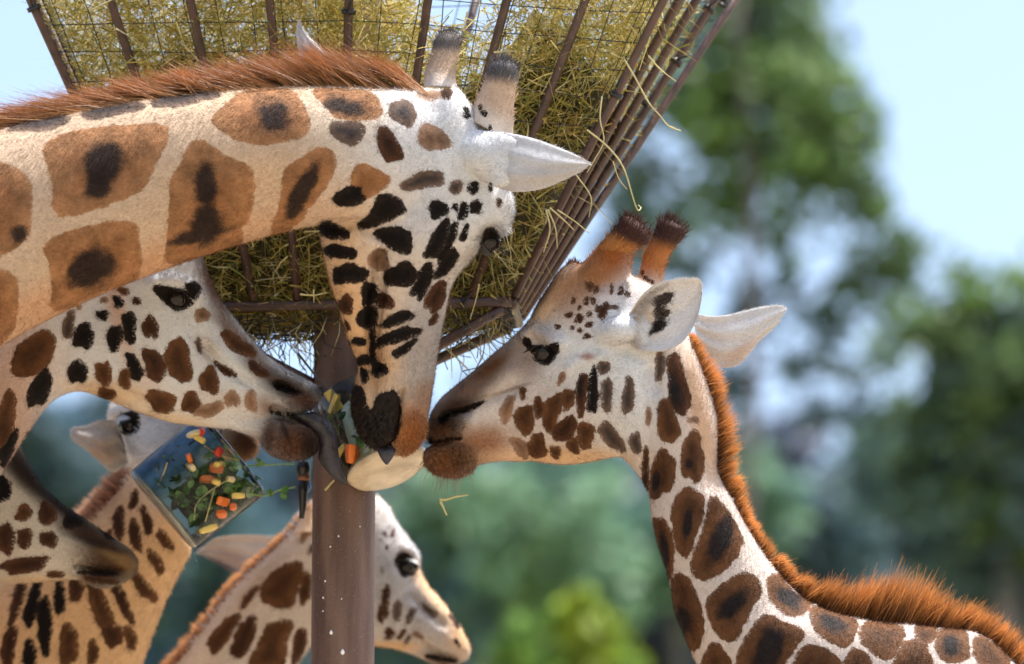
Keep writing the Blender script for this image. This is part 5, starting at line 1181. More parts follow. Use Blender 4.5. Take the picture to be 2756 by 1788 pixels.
def slab_tube(name, a, b, r, mat, parent=rack, n=12, wob=0.0):
    pts = [np.array(a) + (np.array(b) - np.array(a)) * t for t in np.linspace(0, 1, 5)]
    if wob:
        for q in pts[1:-1]: q += RNG.normal(0, wob, 3)
    return tube_obj(name, pts, r, mat, parent, n)
post = tube_obj('post', [(PX, YC, z) for z in np.linspace(-0.2, ZB + 0.9, 24)], PR, M_POST, rack, 40)
# bottom and top rails
for h, r in ((0.0, 0.0125), (HT, 0.016)):
    c = [rackpt(-1, -1, h), rackpt(1, -1, h), rackpt(1, 1, h), rackpt(-1, 1, h)]
    for i in range(4):
        a, b = c[i], c[(i + 1) % 4]
        slab_tube('rail', a, b, r, M_RUST)
# bars on the four sides, corners included
for side in range(4):
    nk = 8 if side in (0, 2) else 4
    for k in range(nk):
        f = -1 + 2 * k / nk
        e = {0: (f, -1), 1: (1, f), 2: (-f, 1), 3: (-1, -f)}[side]
        slab_tube('bar', rackpt(*e, 0.012), rackpt(*e, HT - 0.012), 0.0102, M_RUST)
# struts from the corners to the post
for ex, ey in ((-1, -1), (1, -1), (1, 1), (-1, 1)):
    a = rackpt(ex * 0.97, ey * 0.97, -0.012)
    d = np.array([PX, YC, ZB - 0.20]) - a
    slab_tube('strut', a, a + d * (1 - 0.05 / np.linalg.norm(d)), 0.0125, M_RUST)
# water dripping down the post
for x, y, r in ((1105, 1135, 0.0042), (1182, 1268, 0.0052), (1155, 485, 0.002), (1100, 556, 0.002), (1065, 788, 0.0022), (1052, 900, 0.0022), (1050, 990, 0.0018), (1175, 908, 0.0015), (1300, 420, 0.0015)):
    q = P(*Z8(x, y), 0.0); dd = q - CAM; dd /= np.linalg.norm(dd)
    ex = CAM[:2] - np.array([PX, YC]); bq = 2 * (dd[:2] @ ex); aq = dd[:2] @ dd[:2]; cq = ex @ ex - (PR + 0.001) ** 2
    tt = (-bq - math.sqrt(max(bq * bq - 4 * aq * cq, 0))) / (2 * aq)
    c_ = CAM + dd * tt
    tube_obj('water_drop', [c_ + np.array([0, 0, z]) for z in (-1.1 * r, -0.7 * r, 0, 0.8 * r, 1.5 * r)], [0.2 * r, 0.75 * r, r, 0.6 * r, 0.1 * r], M_DROP, rack, 10)
# two cross bearers under the floor
for fy in (-0.12, 0.12):
    slab_tube('bearer', rackpt(-1, fy, -0.002), rackpt(1, fy, -0.002), 0.010, M_RUST)
# wire mesh on the sides (upper part) and on the floor
for side in range(4):
    conv = {0: lambda f, h: rackpt(f, -0.965, h), 1: lambda f, h: rackpt(0.965, f, h), 2: lambda f, h: rackpt(-f, 0.965, h), 3: lambda f, h: rackpt(-0.965, -f, h)}[side]
    tilt = -0.06 if side == 0 else 0.0
    for h in np.arange(0.36 if side < 1 else 0.5, HT, 0.056):
        pts = [conv(f, h + tilt * max(f, 0) + RNG.normal(0, 0.0025)) for f in np.linspace(-0.985, 0.985, 9)]
        tube_obj('wire', pts, 0.0014, M_WIRE, rack, 5)
    for f in np.linspace(-0.94, 0.94, 19 if side in (0, 2) else 7):
        pts = [conv(f * (SIDE / 2 + FL * 0.7) / (SIDE / 2 + FL * h) if False else f + RNG.normal(0, 0.006), h) for h in np.linspace(0.34, HT - 0.01, 6)]
        tube_obj('wire', pts, 0.0013, M_WIRE, rack, 5)
for k in range(15):
    f = -0.95 + 1.9 * k / 14
    for ax in (0, 1):
        pts = []
        for t in np.linspace(-1, 1, 13):
            g = f + RNG.normal(0, 0.035)
            p = rackpt(g, t, 0) if ax == 0 else rackpt(t, g, 0)
            p[2] += -0.02 - 0.03 * (1 - t * t) * (1 - f * f) + RNG.normal(0, 0.008)
            pts.append(p)
        tube_obj('wire', pts, 0.0013, M_WIRE, rack, 5)
# cable ties with their loose ends
def tie(p, axis, r):
    ax = np.array(axis, float); ax /= np.linalg.norm(ax)
    x = np.cross(ax, [0.3, 1, 0.2]); x /= np.linalg.norm(x); y = np.cross(ax, x)
    V, F = [], []
    n = 16
    for i in range(n):
        a = 2 * math.pi * i / n
        for rr, zz in ((r, -0.005), (r + 0.004, -0.005), (r + 0.004, 0.005), (r, 0.005)):
            V.append(p + (math.cos(a) * x + math.sin(a) * y) * rr + ax * zz)
    for i in range(n):
        j = (i + 1) % n
        for k in range(4):
            F.append((i * 4 + k, i * 4 + (k + 1) % 4, j * 4 + (k + 1) % 4, j * 4 + k))
    o = mesh_obj('cable_tie', V, F, M_BLACK, rack)
    d = RNG.normal(0, 1, 3) * 0.5 + np.array([0.7, -0.6, 0.1]); d /= np.linalg.norm(d)
    pts = [p + y * r + d * s for s in (0, 0.012, 0.028, 0.042)]
    tube_obj('tail', pts, [0.004, 0.0036, 0.0032, 0.0016], M_BLACK, o, 5)
baxis = rackpt(1, -1, 1) - rackpt(1, -1, 0)
for f, e, h in ((0.0, -1, 0.60), (1, -1, 0.42), (1, -1, 0.66), (1, 0.25, 0.86), (1, 0.75, 0.98), (1, 0.75, 0.88), (1, 0.75, 0.80), (1, 0.5, 0.75), (0.72, -1, 0.0), (-1, -1, 0.62), (0.0, -1, 0.68), (1, 0.5, 0.62), (1, 0.25, 0.5)):
    tie(rackpt(f, e, h), (rackpt(f, e, 1) - rackpt(f, e, 0)) if h > 0 else (1, 0, 0), 0.0125)

# ------------------------------------------------------------------ hay
def straw_cols(n):
    pal = np.array([[0.42, 0.32, 0.075], [0.29, 0.26, 0.06], [0.52, 0.43, 0.16], [0.19, 0.19, 0.04], [0.32, 0.21, 0.055], [0.60, 0.53, 0.28]])
    return pal[RNG.choice(6, n, p=[0.27, 0.24, 0.15, 0.16, 0.1, 0.08])] * RNG.uniform(0.8, 1.35, (n, 1))
def hay_points(n, h0, h1, d0, d1):
    """inside the trough: height range, depth range from the front bars (metres)"""
    h = RNG.uniform(h0, h1, n); fx = RNG.uniform(-0.97, 0.97, n)
    yf = Y0 - FL * h; yb = Y0 + DEEP + 0.28 * h
    y = np.minimum(yf + RNG.uniform(d0, d1, n), yb - 0.01)
    x, y = turn(XC + 0.075 * h + fx * (SIDE / 2 + FL * h - 0.005), y)
    top = 0.95 - 0.36 * np.exp(-((fx - 0.34) / 0.26) ** 2) - 0.08 * RNG.random(n)
    ok = h < top
    return np.stack([x, y, ZB + h], 1)[ok]
R_ = np.vstack([hay_points(7500, 0.0, 0.95, -0.004, 0.05), hay_points(9000, 0.0, 0.95, 0.03, 0.2), hay_points(14000, 0.3, 0.95, 0.1, 0.75), hay_points(1500, -0.03, 0.03, 0.0, 0.2), hay_points(9000, 0.45, 0.95, 0.02, 0.6)])
n = len(R_)
D_ = RNG.normal(0, 1, (n, 3)); D_[:, 2] *= 0.75; D_[:, 2] -= 0.15
Ln = RNG.uniform(0.03, 0.11, n)
cc = straw_cols(n)
hay = strands('hay', R_ - D_ / np.linalg.norm(D_, axis=1)[:, None] * Ln[:, None] / 2, D_, Ln, 0.0020, cc, cc * 1.1, None, M_STRAW, bend=0.5, segs=4)
tag(hay, 'tangled yellow green hay packed in the brown steel rack', 'hay', kind='stuff')
# dense middle of the heap, shade of the gaps put into its dark colour
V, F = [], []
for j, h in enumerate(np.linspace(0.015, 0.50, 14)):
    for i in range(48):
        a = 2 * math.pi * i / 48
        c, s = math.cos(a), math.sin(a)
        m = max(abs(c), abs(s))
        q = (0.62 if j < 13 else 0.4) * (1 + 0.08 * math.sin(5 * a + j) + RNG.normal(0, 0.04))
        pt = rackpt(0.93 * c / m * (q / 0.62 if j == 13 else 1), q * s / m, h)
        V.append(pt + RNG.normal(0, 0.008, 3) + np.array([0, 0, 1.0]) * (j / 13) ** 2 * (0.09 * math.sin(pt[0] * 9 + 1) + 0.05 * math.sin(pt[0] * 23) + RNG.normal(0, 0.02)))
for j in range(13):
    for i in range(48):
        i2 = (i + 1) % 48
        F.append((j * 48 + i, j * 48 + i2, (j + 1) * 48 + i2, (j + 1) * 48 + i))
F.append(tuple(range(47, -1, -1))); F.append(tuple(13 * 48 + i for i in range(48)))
core = mesh_obj('heap', V, F, simple_mat('gap_shade_hay', (0.022, 0.018, 0.006), (0.07, 0.055, 0.018), 60, 0.9, 1.0, 90), hay)
# torn floor wires dangling below the trough
for k in range(64):
    fx = RNG.uniform(-0.75, -0.1) if k % 2 else RNG.uniform(0.45, 1.0)
    q = rackpt(fx, RNG.uniform(-1, 1), -0.012); pts = [q.copy()]
    ln = RNG.uniform(0.07, 0.2); m = 6
    dr = np.array([RNG.normal(-0.25, 0.5), RNG.normal(0, 0.3), -1.0])
    for i in range(m):
        q = q + dr / np.linalg.norm(dr) * ln / m + RNG.normal(0, 0.006, 3); pts.append(q.copy())
        dr = dr + RNG.normal(0, 0.35, 3) * np.array([1, 1, 0.4])
    tube_obj('wire', pts, 0.0013, M_WIRE, rack, 5)
# loose stalks hanging out of the rack
def stalk(pts, r=0.0016, w=0.28, name='hay_stalk', Z=ZS, col=(0.52, 0.47, 0.20)):
    q = catmull([[*Z(*p), w + 0.01 * i] for i, p in enumerate(pts)], 6)
    o = tube_obj(name, P(q[:, 0], q[:, 1], q[:, 2]), np.linspace(r, r * 0.5, len(q)), M_STALK, hay, 6)
    return o
M_STALK = simple_mat('dry_stalk', (0.45, 0.40, 0.16), (0.60, 0.52, 0.26), 30, 0.6)
stalk([(1960, 320), (2020, 420), (2090, 550), (2150, 620), (2200, 680), (2265, 705)], 0.0022, 0.02, Z=Z1)
stalk([(2200, 680), (2230, 690), (2240, 700)], 0.0014, 0.05, Z=Z1)
stalk([(1760, 700), (1860, 780), (1930, 860), (1970, 940), (2000, 1040), (2030, 1130), (2050, 1120), (2035, 1105)], 0.0022, 0.06, Z=Z1)
stalk([(1840, 520), (1830, 640), (1850, 760), (1800, 860), (1760, 930)], 0.0018, 0.05, Z=Z1)
stalk([(1900, 870), (1930, 960), (1975, 1020)], 0.0014, 0.06, Z=Z1)
stalk([(2090, 300), (2150, 370), (2240, 440)], 0.0022, 0.05, Z=Z1)
stalk([(2100, 200), (2070, 290), (2040, 380)], 0.0018, 0.02, Z=Z1)
stalk([(1540, 1130), (1560, 1240), (1525, 1360)], 0.0026, 0.12, Z=Z1)
stalk([(1560, 1120), (1640, 1190), (1690, 1240)], 0.0022, 0.12, Z=Z1)
stalk([(1550, 1130), (1590, 1230), (1600, 1340)], 0.0022, 0.12, Z=Z1)
stalk([(1600, 1130), (1690, 1190), (1770, 1255)], 0.0018, 0.12, Z=Z1)
stalk([(1700, 940), (1780, 1060), (1770, 1170)], 0.0018, 0.12, Z=Z1)
stalk([(740, 820), (790, 740), (850, 650)], 0.0030, 0.45, Z=Z2)
stalk([(615, 385), (690, 390), (760, 375)], 0.0024, 0.20, Z=Z2)
stalk([(688, 360), (690, 430)], 0.0018, 0.20, Z=Z2)
stalk([(1580, 330), (1560, 420), (1530, 520)], 0.0020, 0.20, Z=Z2)
stalk([(240, 30), (300, 0), (380, -40)], 0.0022, 0.1)
for k in range(120):
    f = RNG.uniform(-0.95, 0.95, 2)
    a = rackpt(f[0], f[1], -0.02)
    L = RNG.uniform(0.03, 0.14)
    p = [a, a + np.array([RNG.normal(0, 0.02), RNG.normal(0, 0.02), -L * 0.5]), a + np.array([RNG.normal(0, 0.05), RNG.normal(0, 0.03), -L])]
    tube_obj('hay_stalk', p, [0.0014, 0.0012, 0.0007], M_STALK, hay, 5)

# ------------------------------------------------------------------ ice blocks with frozen fodder
M_ICE, nt, b, L = newmat('clear_ice')
nt.nodes.remove(b)
tc = nt.nodes.new('ShaderNodeTexCoord'); nz = nt.nodes.new('ShaderNodeTexNoise')
nz.inputs['Scale'].default_value = 22; nz.inputs['Detail'].default_value = 5; L.new(tc.outputs['Object'], nz.inputs['Vector'])
bp = nt.nodes.new('ShaderNodeBump'); bp.inputs['Strength'].default_value = 0.35; bp.inputs['Distance'].default_value = 0.005
L.new(nz.outputs['Fac'], bp.inputs['Height'])
tr = nt.nodes.new('ShaderNodeBsdfTransparent'); tr.inputs['Color'].default_value = (0.90, 0.96, 0.97, 1)
gl = nt.nodes.new('ShaderNodeBsdfGlossy'); gl.inputs['Roughness'].default_value = 0.07; L.new(bp.outputs['Normal'], gl.inputs['Normal'])
fr_ = nt.nodes.new('ShaderNodeFresnel'); fr_.inputs['IOR'].default_value = 1.31; L.new(bp.outputs['Normal'], fr_.inputs['Normal'])
m1 = nt.nodes.new('ShaderNodeMixShader'); L.new(fr_.outputs[0], m1.inputs[0]); L.new(tr.outputs[0], m1.inputs[1]); L.new(gl.outputs[0], m1.inputs[2])
df = nt.nodes.new('ShaderNodeBsdfDiffuse'); df.inputs['Color'].default_value = (0.75, 0.78, 0.78, 1)
mr_ = nt.nodes.new('ShaderNodeMapRange'); mr_.inputs['From Min'].default_value = 0.52; mr_.inputs['From Max'].default_value = 0.80; mr_.inputs['To Min'].default_value = 0.0; mr_.inputs['To Max'].default_value = 0.12
L.new(nz.outputs['Fac'], mr_.inputs['Value'])
m2_ = nt.nodes.new('ShaderNodeMixShader'); L.new(mr_.outputs[0], m2_.inputs[0]); L.new(m1.outputs[0], m2_.inputs[1]); L.new(df.outputs[0], m2_.inputs[2])
L.new(m2_.outputs[0], nt.nodes['Material Output'].inputs['Surface'])
M_CLOUD = simple_mat('cloudy_ice', (0.34, 0.265, 0.165), (0.60, 0.50, 0.36), 16, 0.3, 0.5, 50, detail=10)
M_VEG = {k: simple_mat('veg_' + k, c, tuple(x * 0.8 for x in c), 60, 0.4) for k, c in dict(carrot=(0.72, 0.17, 0.025), pepper=(0.6, 0.045, 0.02), apple=(0.75, 0.55, 0.14), cream=(0.74, 0.62, 0.35), leaf=(0.065, 0.18, 0.025), darkleaf=(0.022, 0.065, 0.015), palelf=(0.20, 0.34, 0.10)).items()}

def cam_vec(r, u, f):
    return RT * r + UP * u + FW * f
def frustum(c, ax, r0, r1, ln, n=64):
    ax = ax / np.linalg.norm(ax)
    x = np.cross(ax, [0, 1, 0.3]); x /= np.linalg.norm(x); y = np.cross(ax, x)
    prof = [(0, 0), (r0 - 0.012, 0.0), (r0 - 0.004, 0.003), (r0, 0.010)] + [(r0 + (r1 - r0) * t, 0.01 + (ln - 0.02) * t) for t in (0.25, 0.5, 0.75, 1.0)] + [(r1 - 0.004, ln - 0.003), (r1 - 0.012, ln), (0, ln)]
    V, F = [c], []
    for r, z in prof[1:-1]:
        for i in range(n):
            a = 2 * math.pi * i / n
            k = 1 + 0.012 * math.sin(3 * a + z * 30) + 0.008 * math.sin(7 * a + z * 60)
            V.append(c + ax * z + (x * math.cos(a) + y * math.sin(a)) * r * k)
    V.append(c + ax * ln)
    m = len(prof) - 2
    for i in range(n):
        j = (i + 1) % n
        F.append((0, 1 + j, 1 + i))
        for q in range(m - 1):
            F.append((1 + q * n + i, 1 + q * n + j, 1 + (q + 1) * n + j, 1 + (q + 1) * n + i))
        F.append((1 + (m - 1) * n + i, 1 + (m - 1) * n + j, len(V) - 1))
    return V, F
def chunk(name, c, size, mat, parent):
    """a cut piece with uneven facets"""
    import bmesh
    bm = bmesh.new()
    bmesh.ops.create_icosphere(bm, subdivisions=2, radius=1.0)
    ph = RNG.random(3) * 6
    R = Matrix.Rotation(RNG.random() * 6.28, 3, Vector(RNG.normal(0, 1, 3)).normalized())
    for v in bm.verts:
        q = v.co * (1 + 0.15 * math.sin(3 * v.co.x + ph[0]) + 0.1 * math.sin(4 * v.co.y + ph[1]))
        for d in range(3):
            q[d] = max(-0.72, min(0.72, q[d]))
        v.co = Vector(c) + R @ Vector((q.x * size[0], q.y * size[1], q.z * size[2]))
    me = bpy.data.meshes.new(name); bm.to_mesh(me); bm.free()
    me.polygons.foreach_set('use_smooth', [False] * len(me.polygons))
    me.materials.append(mat)
    return link(bpy.data.objects.new(name, me), parent)
def leaf(c, size, mat, parent, name='leaf'):
    d = RNG.normal(0, 1, 3); d /= np.linalg.norm(d)
    n_ = RNG.normal(0, 1, 3) + np.array([0, -0.9, 0]); s = np.cross(d, n_); s /= np.linalg.norm(s); n_ = np.cross(s, d)
    V, F = [], []
    prof = [(0, 0.05), (0.2, 0.5), (0.45, 0.75), (0.7, 0.6), (0.88, 0.3), (1, 0.02)]
    for t, wd in prof:
        m = c + d * (t - 0.5) * size + n_ * 0.12 * size * math.sin(t * 3.14)
        for k in (-1, 0, 1):
            V.append(m + s * k * wd * size * 0.45 + n_ * abs(k) * 0.08 * size)
    for i in range(5):
        for k in (0, 1):
            F.append((i * 3 + k, i * 3 + k + 1, (i + 1) * 3 + k + 1, (i + 1) * 3 + k))
    return mesh_obj(name, V, F, mat, parent)
def stem(pts, r, mat, parent, name='stem'):
    return tube_obj(name, catmull(np.array(pts), 5), r, mat, parent, 6)

# tilted block
WA = 0.50
cA = P(*Z5(868, 1358), WA)
iceA = empty('ice_block', cA, 'tilted clear ice block with carrots, apple and herbs frozen inside, dripping', 'ice block')
axA = cam_vec(0.765, 0.635, 0.10); axA /= np.linalg.norm(axA)
rA = 0.116
V, F = frustum(cA, axA, rA, rA * 1.03, 0.215)
iceb = mesh_obj('clear_ice', V, F, M_ICE, iceA)
xA = np.cross(axA, [0, 1, 0.3]); xA /= np.linalg.norm(xA); yA = np.cross(axA, xA)
V, F = [], []
for j, t in enumerate(np.linspace(0.16, 0.93, 16)):
    for i in range(40):
        a = 2 * math.pi * i / 40
        r = 0.076 * (1 + 0.14 * math.sin(3 * a + 5 * t) + 0.1 * math.sin(7 * a + 9 * t)) * (0.35 if j in (0, 15) else 1) + RNG.normal(0, 0.003)
        V.append(cA + axA * 0.195 * t + (xA * math.cos(a) + yA * math.sin(a)) * r + cam_vec(0.022, -0.020, 0.004))
for j in range(15):
    for i in range(40):
        F.append((j * 40 + i, j * 40 + (i + 1) % 40, (j + 1) * 40 + (i + 1) % 40, (j + 1) * 40 + i))
F.append(tuple(range(39, -1, -1))); F.append(tuple(15 * 40 + i for i in range(40)))
mesh_obj('herb_mass', V, F, simple_mat('packed_herbs', (0.004, 0.010, 0.003), (0.022, 0.055, 0.010), 55, 0.95, 1.0, 120), iceA)
# added crescent, blue reflection put into its colour; then the frosted end
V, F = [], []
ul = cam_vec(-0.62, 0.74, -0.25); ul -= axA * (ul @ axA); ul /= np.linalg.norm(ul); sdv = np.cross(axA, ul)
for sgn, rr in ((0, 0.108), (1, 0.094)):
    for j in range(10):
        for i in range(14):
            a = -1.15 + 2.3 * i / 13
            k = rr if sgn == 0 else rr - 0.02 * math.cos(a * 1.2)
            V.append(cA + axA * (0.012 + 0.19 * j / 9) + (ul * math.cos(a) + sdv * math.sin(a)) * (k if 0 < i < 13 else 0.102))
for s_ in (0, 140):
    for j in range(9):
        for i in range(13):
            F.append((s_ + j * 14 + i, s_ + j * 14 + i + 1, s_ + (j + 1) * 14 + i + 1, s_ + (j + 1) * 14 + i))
mesh_obj('blue_reflection', V, F, simple_mat('painted_blue_reflection', (0.012, 0.045, 0.085), (0.07, 0.17, 0.27), 14, 0.25, 0.5, 60), iceA)
V, F = frustum(cA + axA * 0.0015, axA, rA * 0.985, rA * 0.97, 0.016, 48)
mesh_obj('frosted_end', V, F, simple_mat('frosted_ice', (0.34, 0.30, 0.27), (0.52, 0.48, 0.44), 30, 0.4, 0.5, 80), iceA)
def inA(x, y, dw):
    return P(*Z5(x, y), WA + dw)
for x, y, kind, s in ((1115, 1180, 'carrot', (.022, .016, .009)), (1165, 1120, 'carrot', (.020, .014, .01)), (1022, 1072, 'carrot', (.016, .008, .007)), (1200, 1300, 'carrot', (.012, .022, .008)), (1195, 1368, 'carrot', (.014, .012, .008)), (1178, 1035, 'pepper', (.014, .011, .006)), (1080, 930, 'pepper', (.014, .01, .006)),
                      (1185, 1100, 'apple', (.011, .024, .009)), (1028, 1115, 'cream', (.018, .010, .009)), (1283, 1268, 'apple', (.018, .010, .008)), (1122, 1448, 'apple', (.026, .009, .008)), (1160, 1190, 'apple', (.012, .018, .008)), (1075, 965, 'apple', (.016, .012, .008)), (1240, 1180, 'cream', (.014, .01, .008)), (1255, 1330, 'carrot', (.01, .016, .008)), (1040, 935, 'cream', (.008, .022, .008))):
    names = dict(carrot='carrot_piece', pepper='pepper_piece', apple='apple_piece', cream='turnip_piece')
    chunk(names[kind], inA(x, y, -0.090 + RNG.uniform(-0.006, 0.004)), tuple(q * 1.15 for q in s), M_VEG[kind], iceA)
for k in range(90):
    t = RNG.uniform(0.18, 0.95); a = RNG.random() * 6.28; rr = rA * RNG.uniform(0.66, 0.9)
    x = np.cross(axA, [0, 1, 0.3]); x /= np.linalg.norm(x); y = np.cross(axA, x)
    p = cA + axA * 0.195 * t + (x * math.cos(a) + y * math.sin(a)) * rr
    leaf(p, RNG.uniform(0.025, 0.05), M_VEG[['leaf', 'darkleaf', 'darkleaf', 'palelf'][RNG.integers(0, 4)]], iceA)
for pp in ([(1100, 1000), (1180, 1050), (1290, 1080)], [(1235, 1180), (1150, 1230), (1060, 1310), (1045, 1400)], [(1155, 1230), (1130, 1320), (1105, 1410)], [(830, 1260), (880, 1150), (900, 1090)]):
    stem([inA(x, y, -0.09) for x, y in pp], 0.0016, M_STALK, iceA)
fr = -FW - axA * (-FW @ axA); fr /= np.linalg.norm(fr); fs = np.cross(axA, fr)
for k in range(170):
    t = RNG.uniform(0.20, 0.95); a = RNG.uniform(-1.0, 1.25)
    leaf(cA + axA * 0.215 * t + (fr * math.cos(a) + fs * math.sin(a)) * rA * RNG.uniform(0.80, 0.9), RNG.uniform(0.018, 0.036), M_VEG[['leaf', 'darkleaf', 'darkleaf', 'palelf'][RNG.integers(0, 4)]], iceA)
# herb sprigs sticking out towards the right
for pp, lv in (([(1330, 1250), (1420, 1270), (1500, 1240), (1590, 1222)], 7), ([(1300, 1110), (1400, 1105), (1500, 1100), (1585, 1098)], 5)):
    stem([inA(x, y, -0.05) for x, y in pp], 0.0020, M_VEG['palelf'], iceA)
    for k in range(lv):
        x, y = pp[1 + (k % 2)]
        leaf(inA(x + RNG.normal(0, 35), y + RNG.normal(0, 25), -0.05 + RNG.normal(0, 0.01)), 0.024, M_VEG['leaf'], iceA)
dr = P(*Z7(1053, 965), WA)
V, F = tube(P(np.array([Z7(1052, y)[0] for y in (930, 950, 975, 988, 998, 1006)]), np.array([Z7(1052, y)[1] for y in (930, 950, 975, 988, 998, 1006)]), np.full(6, WA)), [0.003, 0.0016, 0.0012, 0.0028, 0.0034, 0.001], 10)
mesh_obj('drip', V, F, M_ICE, iceA)
M_CORD = simple_mat('grey_cord', (0.10, 0.09, 0.08), rough=0.8)
topA = cA + axA * 0.16
stem([topA, topA + np.array([0.02, -0.02, 0.12]), np.array([topA[0] + 0.06, YC - 0.05, ZB - 0.02])], 0.003, M_CORD, iceA, 'cord')

# upright block at the post
WB = 0.25
cB = P(*Z2(1092, 1332), WB)
iceB = empty('ice_block', cB, 'round ice block with cloudy beige base hanging at the post, licked by three giraffes', 'ice block')
axB = cam_vec(-math.sin(math.radians(22)) * 0.89, math.cos(math.radians(22)) * 0.89, 0.45); axB /= np.linalg.norm(axB)
rB = 0.095
V, F = frustum(cB, axB, rB, rB * 1.06, 0.21)
mesh_obj('clear_ice', V, F, M_ICE, iceB)
V, F = frustum(cB - axB * 0.0012, axB, rB * 0.995, rB * 0.97, 0.026)
mesh_obj('cloudy_base', V, F, M_CLOUD, iceB)
for x, y, kind, s, dw in ((895, 1245, 'carrot', (.022, .016, .009), -0.05), (795, 955, 'apple', (.026, .012, .008), 0.02), (800, 975, 'apple', (.024, .009, .008), 0.01), (825, 1240, 'apple', (.008, .028, .007), -0.02)):
    chunk(dict(carrot='carrot_piece', apple='apple_piece')[kind], P(*Z2(x, y), WB + dw), tuple(q * 1.35 for q in s), M_VEG[kind], iceB)
for k in range(30):
    t = RNG.uniform(0.2, 0.95); a = RNG.random() * 6.28; rr = rB * RNG.uniform(0.74, 0.9)
    x = np.cross(axB, [0, 1, 0.3]); x /= np.linalg.norm(x); y = np.cross(axB, x)
    leaf(cB + axB * 0.21 * t + (x * math.cos(a) + y * math.sin(a)) * rr, RNG.uniform(0.025, 0.05), M_VEG[['leaf', 'darkleaf', 'palelf'][RNG.integers(0, 3)]], iceB)
tB = cB + axB * 0.2
V, F = frustum(cB + axB * 0.02, axB, rB * 0.72, rB * 0.6, 0.16, 32)
mesh_obj('cloudy_core', V, F, simple_mat('milky_green_ice', (0.30, 0.34, 0.24), (0.50, 0.52, 0.42), 18, 0.35, 0.4, 60), iceB)
stem([tB, tB + np.array([0, 0.02, 0.1]), np.array([tB[0], YC - 0.08, ZB - 0.02])], 0.003, M_CORD, iceB, 'cord')

# black strap with a buckle hanging beside the post
WS = 0.44
sp = lambda x, y: P(*Z5(x, y), WS)
strap = empty('hanging_strap', sp(1635, 1390), 'thin black strap with brown buckle hanging left of the post', 'strap')
tube_obj('grip', [sp(1633, 1085), sp(1634, 1120), sp(1636, 1160)], [0.014, 0.0165, 0.015], M_BLACK, strap, 14)
tube_obj('buckle', [sp(1636, 1158), sp(1636, 1172), sp(1635, 1186)], [0.0145, 0.0155, 0.0125], simple_mat('brown_leather', (0.20, 0.08, 0.04), rough=0.5), strap, 14)
tube_obj('webbing', [sp(1634, 1184), sp(1632, 1250), sp(1630, 1330), sp(1624, 1392)], [0.0115, 0.0110, 0.0085, 0.006], M_BLACK, strap, 10)
tube_obj('clip', [sp(1660, 1190), sp(1662, 1225), sp(1655, 1250)], [0.004, 0.006, 0.003], simple_mat('blue_plastic', (0.10, 0.20, 0.42), rough=0.3), strap, 8)
stem([sp(1633, 1086), P(850, 1000, 0.42), np.array([PX - 0.08, YC - 0.08, ZB - 0.02])], 0.0025, M_BLACK, strap, 'cord')
# stems caught at the mouths
for nm, lb, pts, w in (('grass_blade', 'pale grass blade stuck to the post below the open mouth', [Z2(750, 1440), Z2(780, 1405), Z2(800, 1385)], 0.30), ('grass_blade', 'thin curled grass falling beneath the brown bearded chin', [Z2(1365, 1490), Z2(1400, 1490), Z2(1450, 1475), Z2(1520, 1465)], 0.17),
                       ('grass_blade', 'short pale grass bit dropping below the curled grass', [Z2(1370, 1500), Z2(1385, 1530), Z2(1405, 1575)], 0.17), ('twig', 'thin grey twig leaning from the mesh towards the ice', [Z2(603, 702), Z2(680, 800), Z2(760, 900)], 0.30)):
    q = catmull([[*p, w] for p in pts], 5)
    o = tube_obj(nm, P(q[:, 0], q[:, 1], q[:, 2]), np.linspace(0.0030, 0.0018, len(q)), M_STALK if nm != 'twig' else M_CORD, None, 6)
    tag(o, lb, 'grass' if nm != 'twig' else 'twig')
# ------------------------------------------------------------------ trees behind
def leaf_cloud(name, clumps, w, size, tones, parent, dens=1.0, mat=None):
    """clumps: (u, v, radius px, leaves, tone index, dw)"""
    cs, cols = [], []
    for (u, v, r, n, ti, dw) in clumps:
        n = int(n * dens)
        c = P(u, v, w + dw); R = r * (DIST + w) / FPX
        # sub-clumps so the outline is ragged
        k = max(3, n // 40)
        sub = RNG.normal(0, 0.5, (k, 3)) * R
        p = c + sub[RNG.integers(0, k, n)] + RNG.normal(0, 0.27, (n, 3)) * R
        cs.append(p)
        cols.append(np.array(tones[ti]) * RNG.uniform(0.6, 1.35, (n, 1)))
    C = np.vstack(cs); T_ = np.vstack(cols); n = len(C)
    d = RNG.normal(0, 1, (n, 3)); d /= np.linalg.norm(d, axis=1)[:, None]
    s = np.cross(d, RNG.normal(0, 1, (n, 3))); s /= np.linalg.norm(s, axis=1)[:, None]
    sz = size * RNG.uniform(0.5, 1.4, (n, 1))
    V = np.stack([C - d * sz, C + s * sz * 0.55, C + d * sz, C - s * sz * 0.55], 1).reshape(-1, 3)
    me = fast_mesh(name, V, [np.arange(n * 4).reshape(-1, 4)], smooth=False)
    attr_col(me, 'tone', np.repeat(T_, 4, axis=0))
    me.materials.append(mat or M_LEAF)
    o = link(bpy.data.objects.new(name, me), parent)
    o['kind'] = 'stuff'
    return o
M_BARK = simple_mat('tree_bark', (0.10, 0.085, 0.085), (0.18, 0.15, 0.14), 3, 0.9, 0.6, 12)
M_REDBARK = simple_mat('reddish_pine_bark', (0.20, 0.085, 0.06), (0.30, 0.15, 0.11), 3, 0.9, 0.6, 12)
